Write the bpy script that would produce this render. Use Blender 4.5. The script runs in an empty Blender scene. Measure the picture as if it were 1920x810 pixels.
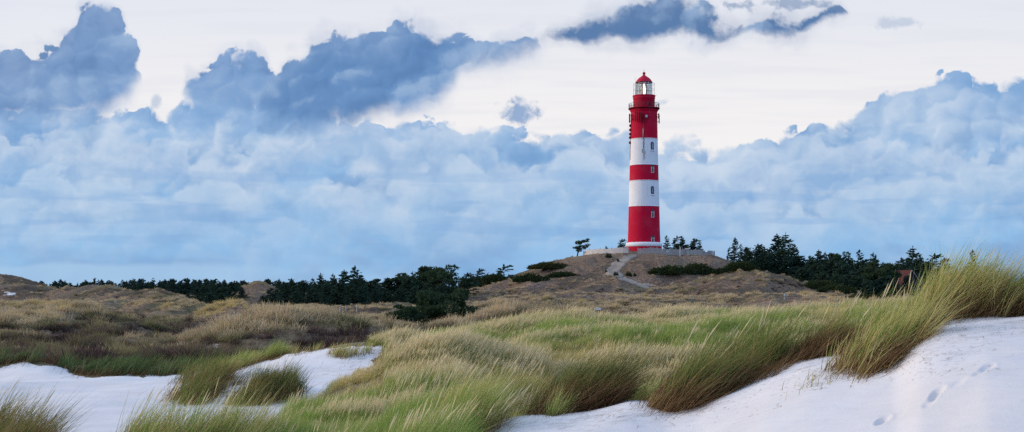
import bpy, math, random
import numpy as np
R = math.radians
sc = bpy.context.scene
COL = sc.collection
F, CX, HY, EYE = 2400.0, 960.0, 540.0, 6.0     # focal length, centre and horizon in photo pixels; eye height in metres

# ------------------------------------------------------------------ helpers
def lin(r, g, b):
    return tuple((c/255/12.92 if c/255 <= .04045 else ((c/255+.055)/1.055)**2.4) for c in (r, g, b)) + (1.0,)

def tag(o, label=None, cat=None, group=None, kind=None):
    if label: o['label'] = label
    if cat: o['category'] = cat
    if group: o['group'] = group
    if kind: o['kind'] = kind
    return o

def empty(name, loc, label, cat, group=None, rz=0):
    o = bpy.data.objects.new(name, None); COL.objects.link(o)
    o.empty_display_size = .3
    o.location = loc; o.rotation_euler = (0, 0, rz)
    return tag(o, label, cat, group)

def mesh_np(name, V, Q=None, T=None, smooth=False, attrs=None, mats=()):
    """mesh from numpy arrays: V (n,3), Q (m,4) quads, T (k,3) triangles, attrs {name: (n,4)} point colours"""
    me = bpy.data.meshes.new(name)
    V = np.asarray(V, np.float32)
    nq = 0 if Q is None else len(Q); nt = 0 if T is None else len(T)
    me.vertices.add(len(V)); me.vertices.foreach_set('co', V.ravel())
    if nq + nt:
        idx = np.concatenate([np.asarray(x, np.int32).ravel() for x in (Q, T) if x is not None and len(x)])
        st = np.concatenate([np.arange(nq)*4, nq*4 + np.arange(nt)*3]).astype(np.int32)
        me.loops.add(len(idx)); me.loops.foreach_set('vertex_index', idx)
        me.polygons.add(nq+nt); me.polygons.foreach_set('loop_start', st)
        if smooth: me.polygons.foreach_set('use_smooth', np.ones(nq+nt, bool))
    for k, a in (attrs or {}).items():
        at = me.attributes.new(k, 'FLOAT_COLOR', 'POINT')
        at.data.foreach_set('color', np.asarray(a, np.float32).ravel())
    for m in mats: me.materials.append(m)
    me.update(calc_edges=True)
    return me

def link(name, me, parent=None):
    o = bpy.data.objects.new(name, me); COL.objects.link(o)
    if parent: o.parent = parent
    return o

class MB:
    """collects lathes, boxes and bars; build() links them as one mesh object"""
    def __init__(s): s.v, s.f, s.mi, s.sm = [], [], [], []
    def add(s, v, f, mi=0, sm=False):
        b = len(s.v); s.v += [tuple(x) for x in v]
        s.f += [tuple(i+b for i in q) for q in f]; s.mi += [mi]*len(f); s.sm += [sm]*len(f)
    def box(s, c, d, rz=0, mi=0):
        ca, sa = math.cos(rz), math.sin(rz); v = []
        for z in (-1, 1):
            for x, y in ((-1,-1), (1,-1), (1,1), (-1,1)):
                X, Y = x*d[0]/2, y*d[1]/2
                v.append((c[0]+X*ca-Y*sa, c[1]+X*sa+Y*ca, c[2]+z*d[2]/2))
        s.add(v, [(3,2,1,0), (4,5,6,7), (0,1,5,4), (1,2,6,5), (2,3,7,6), (3,0,4,7)], mi)
    def lathe(s, prof, n=48, c=(0,0,0), mi=0, a0=0, a1=None, sm=True, caps=True):
        full = a1 is None; a1 = a0+2*math.pi if full else a1
        m = n if full else n+1; v, f = [], []
        for r, z in prof:
            for k in range(m):
                a = a0+(a1-a0)*k/n; v.append((c[0]+r*math.cos(a), c[1]+r*math.sin(a), c[2]+z))
        for i in range(len(prof)-1):
            for k in range(n):
                k2 = (k+1) % m
                f.append((i*m+k, i*m+k2, (i+1)*m+k2, (i+1)*m+k))
        s.add(v, f, mi, sm)
        if full and caps:
            s.add(v[:m][::-1], [tuple(range(m))], mi); s.add(v[-m:], [tuple(range(m))], mi)
    def tube(s, pts, rad, n=6, mi=0):
        P = np.array(pts, float); rad = np.broadcast_to(np.asarray(rad, float), (len(P),)); v, f = [], []
        for i, p in enumerate(P):
            t = P[min(i+1, len(P)-1)]-P[max(i-1, 0)]; t /= np.linalg.norm(t)+1e-9
            u = np.cross(t, (0, 0, 1) if abs(t[2]) < .9 else (1, 0, 0)); u /= np.linalg.norm(u); w = np.cross(t, u)
            for k in range(n):
                a = 2*math.pi*k/n; v.append(p+rad[i]*(math.cos(a)*u+math.sin(a)*w))
        for i in range(len(P)-1):
            for k in range(n):
                k2 = (k+1) % n; f.append((i*n+k, (i+1)*n+k, (i+1)*n+k2, i*n+k2))
        f.append(tuple(range(n))); f.append(tuple(range((len(P)-1)*n, len(P)*n))[::-1])
        s.add(v, f, mi, True)
    def build(s, name, mats, parent=None):
        me = bpy.data.meshes.new(name); me.from_pydata(s.v, [], s.f)
        for m in (mats if isinstance(mats, (list, tuple)) else [mats]): me.materials.append(m)
        me.polygons.foreach_set('material_index', s.mi); me.polygons.foreach_set('use_smooth', s.sm); me.update()
        return link(name, me, parent)

class Nd:
    """small wrapper: arithmetic on node sockets"""
    def __init__(s, tree, sock): s.t, s.s = tree, sock
    def op(s, o, b=None, c=None):
        n = s.t.nodes.new('ShaderNodeMath'); n.operation = o
        for i, x in enumerate((s, b, c)):
            if x is None: continue
            if isinstance(x, Nd): s.t.links.new(x.s, n.inputs[i])
            else: n.inputs[i].default_value = x
        return Nd(s.t, n.outputs[0])
    def __add__(s, b): return s.op('ADD', b)
    __radd__ = __add__
    def __sub__(s, b): return s.op('SUBTRACT', b)
    def __rsub__(s, b): return (s*-1.0)+b
    def __mul__(s, b): return s.op('MULTIPLY', b)
    __rmul__ = __mul__
    def __truediv__(s, b): return s.op('DIVIDE', b)
    def mx(s, b): return s.op('MAXIMUM', b)
    def mn(s, b): return s.op('MINIMUM', b)
    def ss(s, lo, hi):
        n = s.t.nodes.new('ShaderNodeMapRange'); n.interpolation_type = 'SMOOTHSTEP'
        s.t.links.new(s.s, n.inputs[0])
        for i, x in ((1, lo), (2, hi)):
            if isinstance(x, Nd): s.t.links.new(x.s, n.inputs[i])
            else: n.inputs[i].default_value = x
        return Nd(s.t, n.outputs[0])

def vec(t, x, y, z=0.0):
    n = t.nodes.new('ShaderNodeCombineXYZ')
    for i, q in enumerate((x, y, z)):
        if isinstance(q, Nd): t.links.new(q.s, n.inputs[i])
        else: n.inputs[i].default_value = q
    return Nd(t, n.outputs[0])

def mixc(t, fac, A, B, blend='MIX'):
    n = t.nodes.new('ShaderNodeMix'); n.data_type = 'RGBA'; n.blend_type = blend; n.clamp_factor = True
    for i, x in ((0, fac), (6, A), (7, B)):
        if isinstance(x, Nd): t.links.new(x.s, n.inputs[i])
        else: n.inputs[i].default_value = x
    return Nd(t, n.outputs[2])

def noise(t, v, scale, detail=4, rough=.5, dist=0.0, dim='3D'):
    n = t.nodes.new('ShaderNodeTexNoise'); n.noise_dimensions = dim
    if v is not None: t.links.new(v.s, n.inputs['Vector'])
    n.inputs['Scale'].default_value = scale; n.inputs['Detail'].default_value = detail
    n.inputs['Roughness'].default_value = rough; n.inputs['Distortion'].default_value = dist
    return Nd(t, n.outputs[0]), Nd(t, n.outputs[1])

# ------------------------------------------------------------------ camera and view
cam = bpy.data.objects.new('camera', bpy.data.cameras.new('camera')); COL.objects.link(cam)
cam.location = (0, 0, EYE); cam.rotation_euler = (R(90), 0, 0)
cam.data.sensor_width = 36; cam.data.lens = 36*F/1920
cam.data.shift_y = (HY-405)/1920
cam.data.clip_start = .1; cam.data.clip_end = 20000
sc.camera = cam
sc.view_settings.view_transform = 'Standard'; sc.view_settings.look = 'None'
sc.view_settings.exposure = 0; sc.view_settings.gamma = 1; sc.view_settings.use_curve_mapping = False
sc.render.engine = 'CYCLES'
sc.cycles.use_denoising = False
try: sc.cycles.denoiser = 'OPENIMAGEDENOISE'
except Exception: pass
sc.cycles.max_bounces = 6; sc.cycles.diffuse_bounces = 3; sc.cycles.glossy_bounces = 3
sc.cycles.transmission_bounces = 4; sc.cycles.transparent_max_bounces = 8
sc.cycles.caustics_reflective = False; sc.cycles.caustics_refractive = False
sc.cycles.use_adaptive_sampling = True; sc.cycles.adaptive_threshold = .008; sc.cycles.adaptive_min_samples = 12
# ------------------------------------------------------------------ sky: Nishita behind an evening cloud deck, all by direction
SUN_EL, SUN_AZ = 15.0, -80.0          # azimuth clockwise from +Y: low on the left
world = bpy.data.worlds.new('World'); sc.world = world; world.use_nodes = True
wt = world.node_tree; wt.nodes.clear()
def sky_nodes():
    t = wt
    tc = t.nodes.new('ShaderNodeTexCoord')
    sp = t.nodes.new('ShaderNodeSeparateXYZ'); t.links.new(tc.outputs['Generated'], sp.inputs[0])
    dx, dy, dz = (Nd(t, sp.outputs[i]) for i in range(3))
    yy = dy.mx(.12)
    # a: bearing right of the view axis, b: slope below the top of the sky band (gnomonic, one unit = 2.4 degrees)
    a = dx/yy*24.0+9.6
    b = dz/yy*-24.0+5.4
    P = vec(t, a, b)
    def curve(x, pts, lo=-6.0, hi=26.0, vlo=-3.0, vhi=7.0):
        n = t.nodes.new('ShaderNodeFloatCurve'); c = n.mapping.curves[0]
        pts = sorted(pts); pts = [(lo, pts[0][1])]+pts+[(hi, pts[-1][1])]
        q = [((p[0]-lo)/(hi-lo), (p[1]-vlo)/(vhi-vlo)) for p in pts]
        c.points[0].location = q[0]; c.points[1].location = q[-1]
        for p in q[1:-1]: c.points.new(*p)
        for p in c.points: p.handle_type = 'VECTOR'
        n.mapping.update()
        xn = (x-lo)*(1.0/(hi-lo)); t.links.new(xn.s, n.inputs['Value'])
        return Nd(t, n.outputs[0])*(vhi-vlo)+vlo
    def voro(v, scale, detail, rough=.5):
        n = t.nodes.new('ShaderNodeTexVoronoi'); n.voronoi_dimensions = '2D'; n.feature = 'F1'
        t.links.new(v.s, n.inputs['Vector']); n.inputs['Scale'].default_value = scale
        n.inputs['Detail'].default_value = detail; n.inputs['Roughness'].default_value = rough
        n.inputs['Lacunarity'].default_value = 2.1
        n.normalize = False
        return Nd(t, n.outputs[0])
    nf, nc = noise(t, P, 1.3, 4, .55, 0, '2D')
    nlow, _ = noise(t, vec(t, a*.55+31.0, b*1.3), .8, 3, .55, 0, '2D')
    sp2 = t.nodes.new('ShaderNodeSeparateColor'); t.links.new(nc.s, sp2.inputs[0])
    wx, wy = Nd(t, sp2.outputs[0])-.5, Nd(t, sp2.outputs[1])-.5
    aw, bw = a+wx*.55, b+wy*.45
    # cauliflower relief, sampled twice towards the light for shading
    def dome(x, y, scale, sm=.55):
        """rounded puffs: height, and how much each faces the light (up and left)"""
        n = t.nodes.new('ShaderNodeTexVoronoi'); n.voronoi_dimensions = '2D'; n.feature = 'SMOOTH_F1'; n.normalize = False
        v = vec(t, x, y); t.links.new(v.s, n.inputs['Vector']); n.inputs['Scale'].default_value = scale
        n.inputs['Detail'].default_value = 0.0; n.inputs['Smoothness'].default_value = sm; n.inputs['Randomness'].default_value = 1.0
        d = Nd(t, n.outputs['Distance']).mx(0.0)
        q = t.nodes.new('ShaderNodeSeparateXYZ'); t.links.new(n.outputs['Position'], q.inputs[0])
        ox, oy = (x-Nd(t, q.outputs[0]))*scale, (y-Nd(t, q.outputs[1]))*scale
        return 1.0-d*d*1.7, ox*-.55+oy*-.83
    X1, Y1 = aw, bw*1.15
    p1, s1 = dome(X1, Y1, 1.1); p2, s2 = dome(X1+3.3, Y1+1.7, 2.5); p3 = 1.0-voro(vec(t, X1, Y1), 5.7, 0.0).op('POWER', 2.0)*1.7
    pf = p1*.5+p2*.3+p3*.2
    fine, _ = noise(t, vec(t, aw*1.0, bw*1.2), 3.2, 5, .6, 0, '2D')
    big, _ = noise(t, vec(t, a*.6+5.0, b*.9), .9, 2, .5, 0, '2D')
    relief = (s1*-.30+s2*-.17+(fine-.5)*.30+(big-.5)*.5)
    soft = .05+nf.ss(.35, .75)*.30          # crisp heads here, wisps there
    vb = vec(t, aw*1.0+7.7, bw*1.15+3.1)
    pf2 = 1.0-voro(vb, 1.3, 0.0).op('POWER', 2.0)*1.7
    pf2 = pf2*.65+p2*.35
    edge = (p1-.62)*.36+(p2-.62)*.17+(p3-.62)*.085+(fine-.5)*.16
    # clear evening sky above the clouds
    veil = mixc(t, b.ss(-.6, 2.6), lin(231, 235, 245), lin(249, 246, 246))
    streak, _ = noise(t, vec(t, a*.22, b*3.0), 1.2, 2, .6, 0, '2D')
    veil = mixc(t, streak.ss(.42, .7)*.35, veil, lin(228, 230, 240))
    col = veil; cover = None
    def over(mask, c):
        nonlocal col
        col = mixc(t, mask, col, c)
    # main bank
    top = curve(a, [(-1,1.9),(0,2.1),(1,2.05),(2.3,2.0),(2.55,2.12),(3.0,2.1),(3.45,2.0),(4,1.85),(5,1.9),(7,2.2),(8.2,2.3),(8.7,2.45),(9.0,2.25),
            (9.3,2.4),(9.7,2.52),(10.4,2.45),(11.0,2.45),(11.7,2.5),(12.3,2.6),(13.2,2.6),(14.0,2.68),(14.55,2.72),(14.7,2.5),(15.05,2.42),(15.2,2.2),
            (15.8,2.25),(16.05,2.2),(16.2,1.95),(16.85,1.72),(17.25,1.42),(17.8,1.27),(18.25,1.45),(18.45,1.62),(18.8,1.48),(19.3,1.5),(20.5,1.3),(22,1.6)])
    d = (bw-wy*.2)-top+edge*.9
    m = d.ss(.0, soft*.8)
    base = mixc(t, b.ss(1.6, 4.6), lin(154, 186, 225), lin(142, 192, 237))
    base = mixc(t, nlow.ss(.38, .62), base, lin(128, 170, 217))
    # sunlit billow tops and shaded hollows fade out towards the horizon
    fade = 1.0-b.ss(3.6, 5.0)*.85
    pale, _ = noise(t, vec(t, a*.42+17.0, b*.8+wy*.6), 1.0, 4, .55, 0, '2D')
    base = mixc(t, (pale+(fine-.5)*.15).ss(.40, .60)*b.ss(1.7, 2.5)*(1.0-b.ss(3.4, 4.6)*.8)*.8, base, lin(188, 209, 234))
    base = mixc(t, relief.ss(.06, -.26)*fade*.75*b.ss(1.0, 2.4), base, lin(212, 225, 241))
    base = mixc(t, relief.ss(.0, .28)*fade*.55, base, lin(112, 156, 208))
    over(m, base)
    # lower ranks of cumulus: outlines of their own, bright tops, darker feet
    def rank(pts, amp, hi_c, lo_c, depth, op=1.0, seed=0.0, sc_=1.3):
        nonlocal col
        q, n2 = (pf2, fine) if seed > 6 else (pf, fine)
        dd = b-curve(a, pts)+(q-.62)*amp*.8+(n2-.5)*.2
        mm = dd.ss(0, soft*2.0+.04)*(1.0-dd.ss(depth*.35, depth))
        c = mixc(t, (dd+(n2-.5)*.35).ss(.0, depth*.75), hi_c, lo_c)
        col = mixc(t, mm*op, col, c)
    rank([(-1,2.6),(2,2.5),(4,2.9),(5.5,2.4),(6.4,2.0),(6.9,2.0),(7.4,2.5),(8,2.35),(9,2.3),(10,3.2),(10.9,2.7),(11.4,2.95),(12.5,3.2),(14,2.9),(15,2.75),(17,2.6),(19,2.9),(21,2.6)],
         .75, lin(198, 215, 237), lin(138, 178, 222), 1.3, .72, 5.3)
    rank([(-1,3.3),(1,3.0),(3,3.4),(5,3.1),(7,3.5),(8.5,2.9),(9.6,3.25),(10.6,2.75),(11.2,2.8),(12.6,3.9),(13.2,3.55),(14.0,3.65),(14.6,4.0),(15.3,3.7),(16,3.3),(17.2,3.3),(18,3.0),(19.4,2.75),(21,3.2)],
         .7, lin(200, 218, 239), lin(144, 186, 228), 1.6, .72, 11.7, 1.1)
    rank([(-1,4.1),(3,3.9),(5,4.2),(7,3.8),(9,4.0),(11,3.5),(12,4.2),(13.5,4.5),(15.4,3.85),(17,4.1),(19,3.8),(21,4.2)],
         .6, lin(182, 209, 238), lin(146, 192, 234), 1.3, .55, 19.1, .9)
    # flat dark shelves low in the bank
    sh, _ = noise(t, vec(t, a*.22+3.0, b*1.9), 1.5, 3, .5, 0, '2D')
    over(sh.ss(.52, .66)*b.ss(2.7, 3.6)*(1.0-b.ss(4.3, 4.9))*.34, lin(122, 170, 222))
    # pale strip over the horizon on the left
    over(((b+(nlow-.5)*.5).ss(4.9, 5.08))*(1.0-(a+(nf-.5)*4).ss(3.5, 8.0))*.7, lin(172, 208, 240))
    # dark clouds nearer to us
    def dark(tp, bt, c_top, c_mid, c_low, amp=.5, sf=.14, lowsoft=.45, op=1.0, la=.25):
        nonlocal col
        aa = a+wx*.35
        up = (b+wy*.1)-curve(aa, tp)+edge*amp
        dn = curve(aa, bt)-(b+wy*.3)+edge*la+(nf-.5)*.5
        fringe = (up+(nf-.5)*.3).ss(-.22, .2)*(dn+(nf-.5)*.3).ss(-.2, lowsoft)*.30
        mm = (up.ss(0, soft*(sf*11.0))*dn.ss(0, lowsoft)*op).mx(fringe)
        h = (b-curve(a, tp))/(curve(a, bt)-curve(a, tp)).mx(.15)
        c = mixc(t, (h+(nf-.5)*.8).ss(-.05, .4), c_top, c_mid)
        c = mixc(t, (h+(nf-.5)*.6).ss(.45, 1.05), c, c_low)
        c = mixc(t, relief.ss(.04, -.26)*.72, c, lin(160, 187, 221))
        c = mixc(t, relief.ss(.0, .28)*.55, c, lin(82, 122, 174))
        col = mixc(t, mm, col, c)
    # left tower
    dark([(-1,1.1),(0,1.0),(.3,.98),(.6,1.02),(1.0,.8),(1.35,.55),(1.5,.2),(1.75,.1),(2.0,.12),(2.3,.25),(2.42,.6),(2.6,1.0),(2.72,1.3),(2.74,2.4),(3.2,3.2)],
         [(-1,2.45),(0,2.5),(1.2,2.5),(2.0,2.4),(2.45,2.05),(2.6,1.75),(2.72,1.45),(2.76,1.2),(3.1,.4)],
         lin(130, 160, 203), lin(122, 156, 202), lin(116, 158, 208), .75, .09, .55)
    # small head left of the centre mass
    dark([(3.1,2.6),(3.42,1.75),(3.5,1.45),(3.9,1.18),(4.3,1.0),(4.75,.98),(5.05,1.15),(5.2,1.5),(5.3,2.3)],
         [(3.2,.9),(3.45,1.95),(3.8,2.3),(4.6,2.5),(5.2,2.5),(5.4,1.0)],
         lin(132, 165, 210), lin(126, 163, 210), lin(142, 180, 223), .7, .09, .6)
    # centre mass
    dark([(4.6,2.8),(4.85,1.75),(5.15,1.35),(5.4,1.02),(5.7,1.1),(5.82,.75),(6.1,.62),(6.6,.72),(7.15,.55),(7.4,.4),(8.0,.42),(8.5,.6),(9.1,.8),(9.6,.72),(10.0,.68),(10.2,.8),(10.35,1.1),(10.6,2)],
         [(4.6,1.6),(4.9,2.4),(5.6,2.7),(6.6,2.6),(7.4,2.4),(8.1,2.2),(8.45,1.9),(8.65,1.6),(9.1,1.48),(9.6,1.35),(10.1,1.2),(10.3,.8)],
         lin(120, 154, 200), lin(102, 143, 194), lin(116, 157, 207), .75, .09, .6)
    # streak at the top
    dark([(9.9,1.4),(10.2,.55),(10.8,.35),(11.1,.15),(11.5,.12),(11.9,-.1),(13.0,-.1),(13.3,.1),(13.55,.4),(14.0,.3),(14.5,.2),(15.0,.32),(15.5,.1),(15.8,.1),(16.1,.9)],
         [(9.9,.1),(10.25,.75),(11.0,.92),(11.8,.85),(12.6,.84),(13.5,.88),(14.3,.8),(15.0,.8),(15.4,.6),(15.85,.45),(16.2,-.4)],
         lin(110, 138, 180), lin(94, 128, 174), lin(90, 126, 174), .42, .14, .3, 1.0, .3)
    # small drifting fragments
    def frag(ca, cb, ra, rb, c, op=.9):
        nonlocal col
        ex, ey = (a-ca)*(1/ra)+wx*.9, (b-cb)*(1/rb)+wy*.9
        q = 1.0-(ex*ex+ey*ey).op('SQRT')+(fine-.5)*1.9+(pf-.6)*.8
        col = mixc(t, q.ss(.05, .85)*op, col, c)
    frag(9.72, 2.08, .46, .26, lin(124, 160, 206), .85)
    frag(12.42, 1.92, .2, .08, lin(190, 204, 226), .7)
    frag(16.8, .46, .55, .14, lin(170, 190, 216), .55)
    frag(2.95, 1.92, .14, .16, lin(165, 188, 218), .6)
    frag(13.9, .1, .5, .16, lin(120, 148, 188), .7)
    frag(14.9, .05, .7, .14, lin(120, 148, 188), .7)
    # away from this sector: high pale overcast
    n3, _ = noise(t, Nd(t, tc.outputs['Generated']), 2.2, 5, .55)
    deck = mixc(t, n3.ss(.35, .65), OVERCAST_A, OVERCAST_B)
    deck = mixc(t, dz.ss(.45, .95)*.7, deck, OVERCAST_TOP)
    deck = mixc(t, (dx*-1.0).ss(.35, .95), deck, OVERCAST_SUN)
    front = (dy).ss(.30, .62)*(1.0-dz.ss(.32, .6))
    col2 = mixc(t, front, deck, col)
    sky = t.nodes.new('ShaderNodeTexSky'); sky.sky_type = 'NISHITA'; sky.sun_disc = False
    sky.sun_elevation = R(SUN_EL); sky.sun_rotation = R(SUN_AZ); sky.altitude = 0
    sky.air_density = 1.0; sky.dust_density = 1.5; sky.ozone_density = 1.5
    b1 = t.nodes.new('ShaderNodeBackground'); t.links.new(sky.outputs[0], b1.inputs[0]); b1.inputs[1].default_value = .08
    b2 = t.nodes.new('ShaderNodeBackground'); t.links.new(col2.s, b2.inputs[0]); b2.inputs[1].default_value = 1.0
    mx = t.nodes.new('ShaderNodeMixShader'); t.links.new(b1.outputs[0], mx.inputs[1]); t.links.new(b2.outputs[0], mx.inputs[2])
    mx.inputs[0].default_value = .94
    out = t.nodes.new('ShaderNodeOutputWorld'); t.links.new(mx.outputs[0], out.inputs[0])
OVERCAST_A, OVERCAST_B = (.34, .62, 1.14, 1), (.53, .82, 1.28, 1)
OVERCAST_TOP, OVERCAST_SUN = (.64, .73, .93, 1), (1.55, 1.30, 1.10, 1)
sky_nodes()
world.cycles.sampling_method = 'MANUAL'; world.cycles.sample_map_resolution = 1024

sun = bpy.data.objects.new('sun', bpy.data.lights.new('sun', 'SUN')); COL.objects.link(sun)
sun.data.energy = 1.75; sun.data.angle = R(10); sun.data.color = (1.0, .86, .72)
_az, _el = R(SUN_AZ), R(SUN_EL)
from mathutils import Vector
_d = Vector((math.sin(_az)*math.cos(_el), math.cos(_az)*math.cos(_el), math.sin(_el)))
sun.rotation_euler = _d.to_track_quat('Z', 'Y').to_euler()
# ------------------------------------------------------------------ noise
def _hash(ix, iy, seed):
    h = (ix.astype(np.int64)*374761393 + iy.astype(np.int64)*668265263 + seed*1442695041) & 0xFFFFFFFF
    h = ((h ^ (h >> 13))*1274126177) & 0xFFFFFFFF
    return ((h ^ (h >> 16)) & 0xFFFF)/65535.0
def vnoise(x, y, seed=0):
    ix, iy = np.floor(x), np.floor(y); fx, fy = x-ix, y-iy
    fx = fx*fx*fx*(fx*(fx*6-15)+10); fy = fy*fy*fy*(fy*(fy*6-15)+10)
    a, b = _hash(ix, iy, seed), _hash(ix+1, iy, seed); c, d = _hash(ix, iy+1, seed), _hash(ix+1, iy+1, seed)
    return (a+(b-a)*fx)*(1-fy)+(c+(d-c)*fx)*fy - .5
def fbm(x, y, octv=4, seed=0, gain=.5):
    s, amp = 0, 1.0
    for o in range(octv):
        s = s+amp*vnoise(x*2**o+o*17.3, y*2**o-o*9.1, seed+o); amp *= gain
    return s
def inpoly(px, py, poly):
    c = np.zeros(np.broadcast(px, py).shape, bool); n = len(poly)
    for i in range(n):
        x0, y0 = poly[i]; x1, y1 = poly[(i+1) % n]
        if y0 == y1: continue
        c ^= ((y0 > py) != (y1 > py)) & (px < (x1-x0)*(py-y0)/(y1-y0)+x0)
    return c

# ------------------------------------------------------------------ terrain: dune ridges, each with a crest line, a distance and two slopes
PXA = np.arange(-1400, 3400, 4.0)
def ridge(pts, Y, wf, wb, flat=0.0, sm=10, fade=50, lift=None):
    """crest through (bearing, sight-line) points at distance Y (one value, or one per point); heights come out in metres"""
    x = np.array([p[0] for p in pts], float); Ys = np.broadcast_to(np.asarray(Y, float), (len(pts),))
    z = np.array([(HY-p[1])/F*y for p, y in zip(pts, Ys)])+((.35 if Ys.min() > 100 else .25 if Ys.min() > 70 else 0) if lift is None else lift)
    k = np.exp(-.5*(np.arange(-12, 13)*4.0/sm)**2); k /= k.sum()
    cv = lambda q: np.convolve(np.pad(q, 12, mode='edge'), k, mode='valid')
    zi, Yi = cv(np.interp(PXA, x, z)), cv(np.interp(PXA, x, Ys))
    am = np.clip((PXA-x[0]+fade)/fade, 0, 1)*np.clip((x[-1]+fade-PXA)/fade, 0, 1)
    return dict(z=zi, Y=Yi, a=am*am*(3-2*am), wf=wf, wb=wb, flat=flat)
RIDGES = [
    # far left dunes, far to near
    ridge([(-400,512),(-60,508),(0,515),(30,518),(55,528),(80,538),(120,549)], 420, 70, 60),
    ridge([(-300,530),(0,534),(40,532),(70,540),(110,548),(150,556)], 340, 60, 30),
    ridge([(105,549),(150,539),(185,532),(208,536),(228,546)], 310, 60, 30),
    ridge([(150,568),(200,551),(240,546),(300,543),(332,555),(355,568)], 235, 45, 25, sm=8),
    ridge([(130,580),(155,572),(200,567),(262,572),(300,580)], 195, 40, 20),
    ridge([(235,585),(280,571),(320,567),(350,570),(380,582)], 172, 35, 20),
    ridge([(445,546),(465,533),(490,530),(512,541),(530,552)], 262, 40, 20, sm=8),
    # heath hump and the pale mound beside it
    ridge([(-500,575),(-50,577),(0,573),(60,567),(110,570),(180,577),(230,588),(280,602),(345,615)], 108, 46, 30),
    ridge([(350,607),(400,586),(445,572),(475,573),(505,584),(530,592)], 125, 24, 16, sm=8),
    # grassy dune in the middle of the left half
    ridge([(235,690),(300,668),(360,642),(420,617),(480,600),(540,592),(600,602),(660,612),(720,620),(760,628),(830,640)], 76, 19, 26, sm=16),
    ridge([(820,612),(870,604),(920,592),(980,578),(1020,570),(1060,574),(1100,586),(1140,595)], 92, 24, 18),
    # heath in front of the lighthouse hill
    ridge([(520,592),(600,588),(700,586),(800,582),(900,570),(1000,564),(1200,560),(1350,558),(1500,560),(1620,564),(1900,564)], 180, 70, 40, flat=10),
    ridge([(840,552),(900,538),(950,530),(1000,526),(1050,519),(1100,515),(1140,517),(1175,527),(1215,540),(1260,548)], 250, 50, 14, sm=9),
    ridge([(1225,541),(1300,527),(1350,514),(1400,507),(1430,508),(1470,520),(1510,533),(1560,546),(1600,554)], 222, 45, 24),
    # lighthouse hill and its level top
    ridge([(830,560),(900,542),(955,527),(1000,505),(1040,493),(1075,485),(1100,483),(1150,482),(1200,480),(1290,481),(1340,482),(1365,492),(1420,512),(1500,530),(1560,540)], 306, 46, 60, flat=17, sm=8, lift=.12),
    ridge([(1168,474),(1190,474),(1245,474)], 301, 7, 9, flat=8, sm=6, fade=34, lift=0),
    ridge([(1350,528),(1420,528),(1600,533),(1900,532),(2400,532)], 320, 60, 80, flat=20, lift=0),
    # marram field
    ridge([(690,684),(720,676),(760,664),(800,654),(860,640),(920,631),(1000,622),(1100,615),(1200,610),(1400,602),(1600,594),(1800,586),(2000,580),(2500,568)], 55, 40, 13, flat=2, sm=16, fade=90),
    ridge([(640,735),(690,714),(760,690),(840,677),(920,690),(1000,706)], 33, 11, 9, sm=16),
    # bare sand
    ridge([(-300,694),(-50,692),(0,689),(40,681),(85,683),(125,694),(165,709)], 48, 9, 6, sm=8),
    ridge([(380,718),(420,702),(480,683),(540,664),(600,658),(660,653),(715,651),(780,662)], 48, 15, 8, sm=10),
    ridge([(320,760),(350,738),(400,716),(470,694),(530,694),(560,716)], 36, 6, 7, sm=12),
    # front dune: sand face towards us, grass along its crest
    ridge([(560,900),(700,852),(800,815),(900,795),(960,782),(1020,771),(1100,764),(1180,741),(1250,748),(1310,736),(1380,712),(1440,692),(1510,668),(1600,654),(1680,640),(1725,606),(1760,592),(1850,583),(1950,577),(2100,570),(2600,560)],
          [17,17,17,17,17.2,17.3,17.3,17.8,17.5,17.4,17.2,17,17,16.8,16.6,16.6,16.6,16.2,16,16,16], 12.5, 7, sm=9, fade=120),
]
BY = np.array([0, 6, 10, 18, 30, 60, 120, 400, 2500, 9000.]); BZ = np.array([-1.62, -1.7, -1.95, -2.42, -3.05, -3.3, -3.7, -4.2, -4.6, -5.0])
FOOT = []                                            # footprints: x, y, heading, depth
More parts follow.
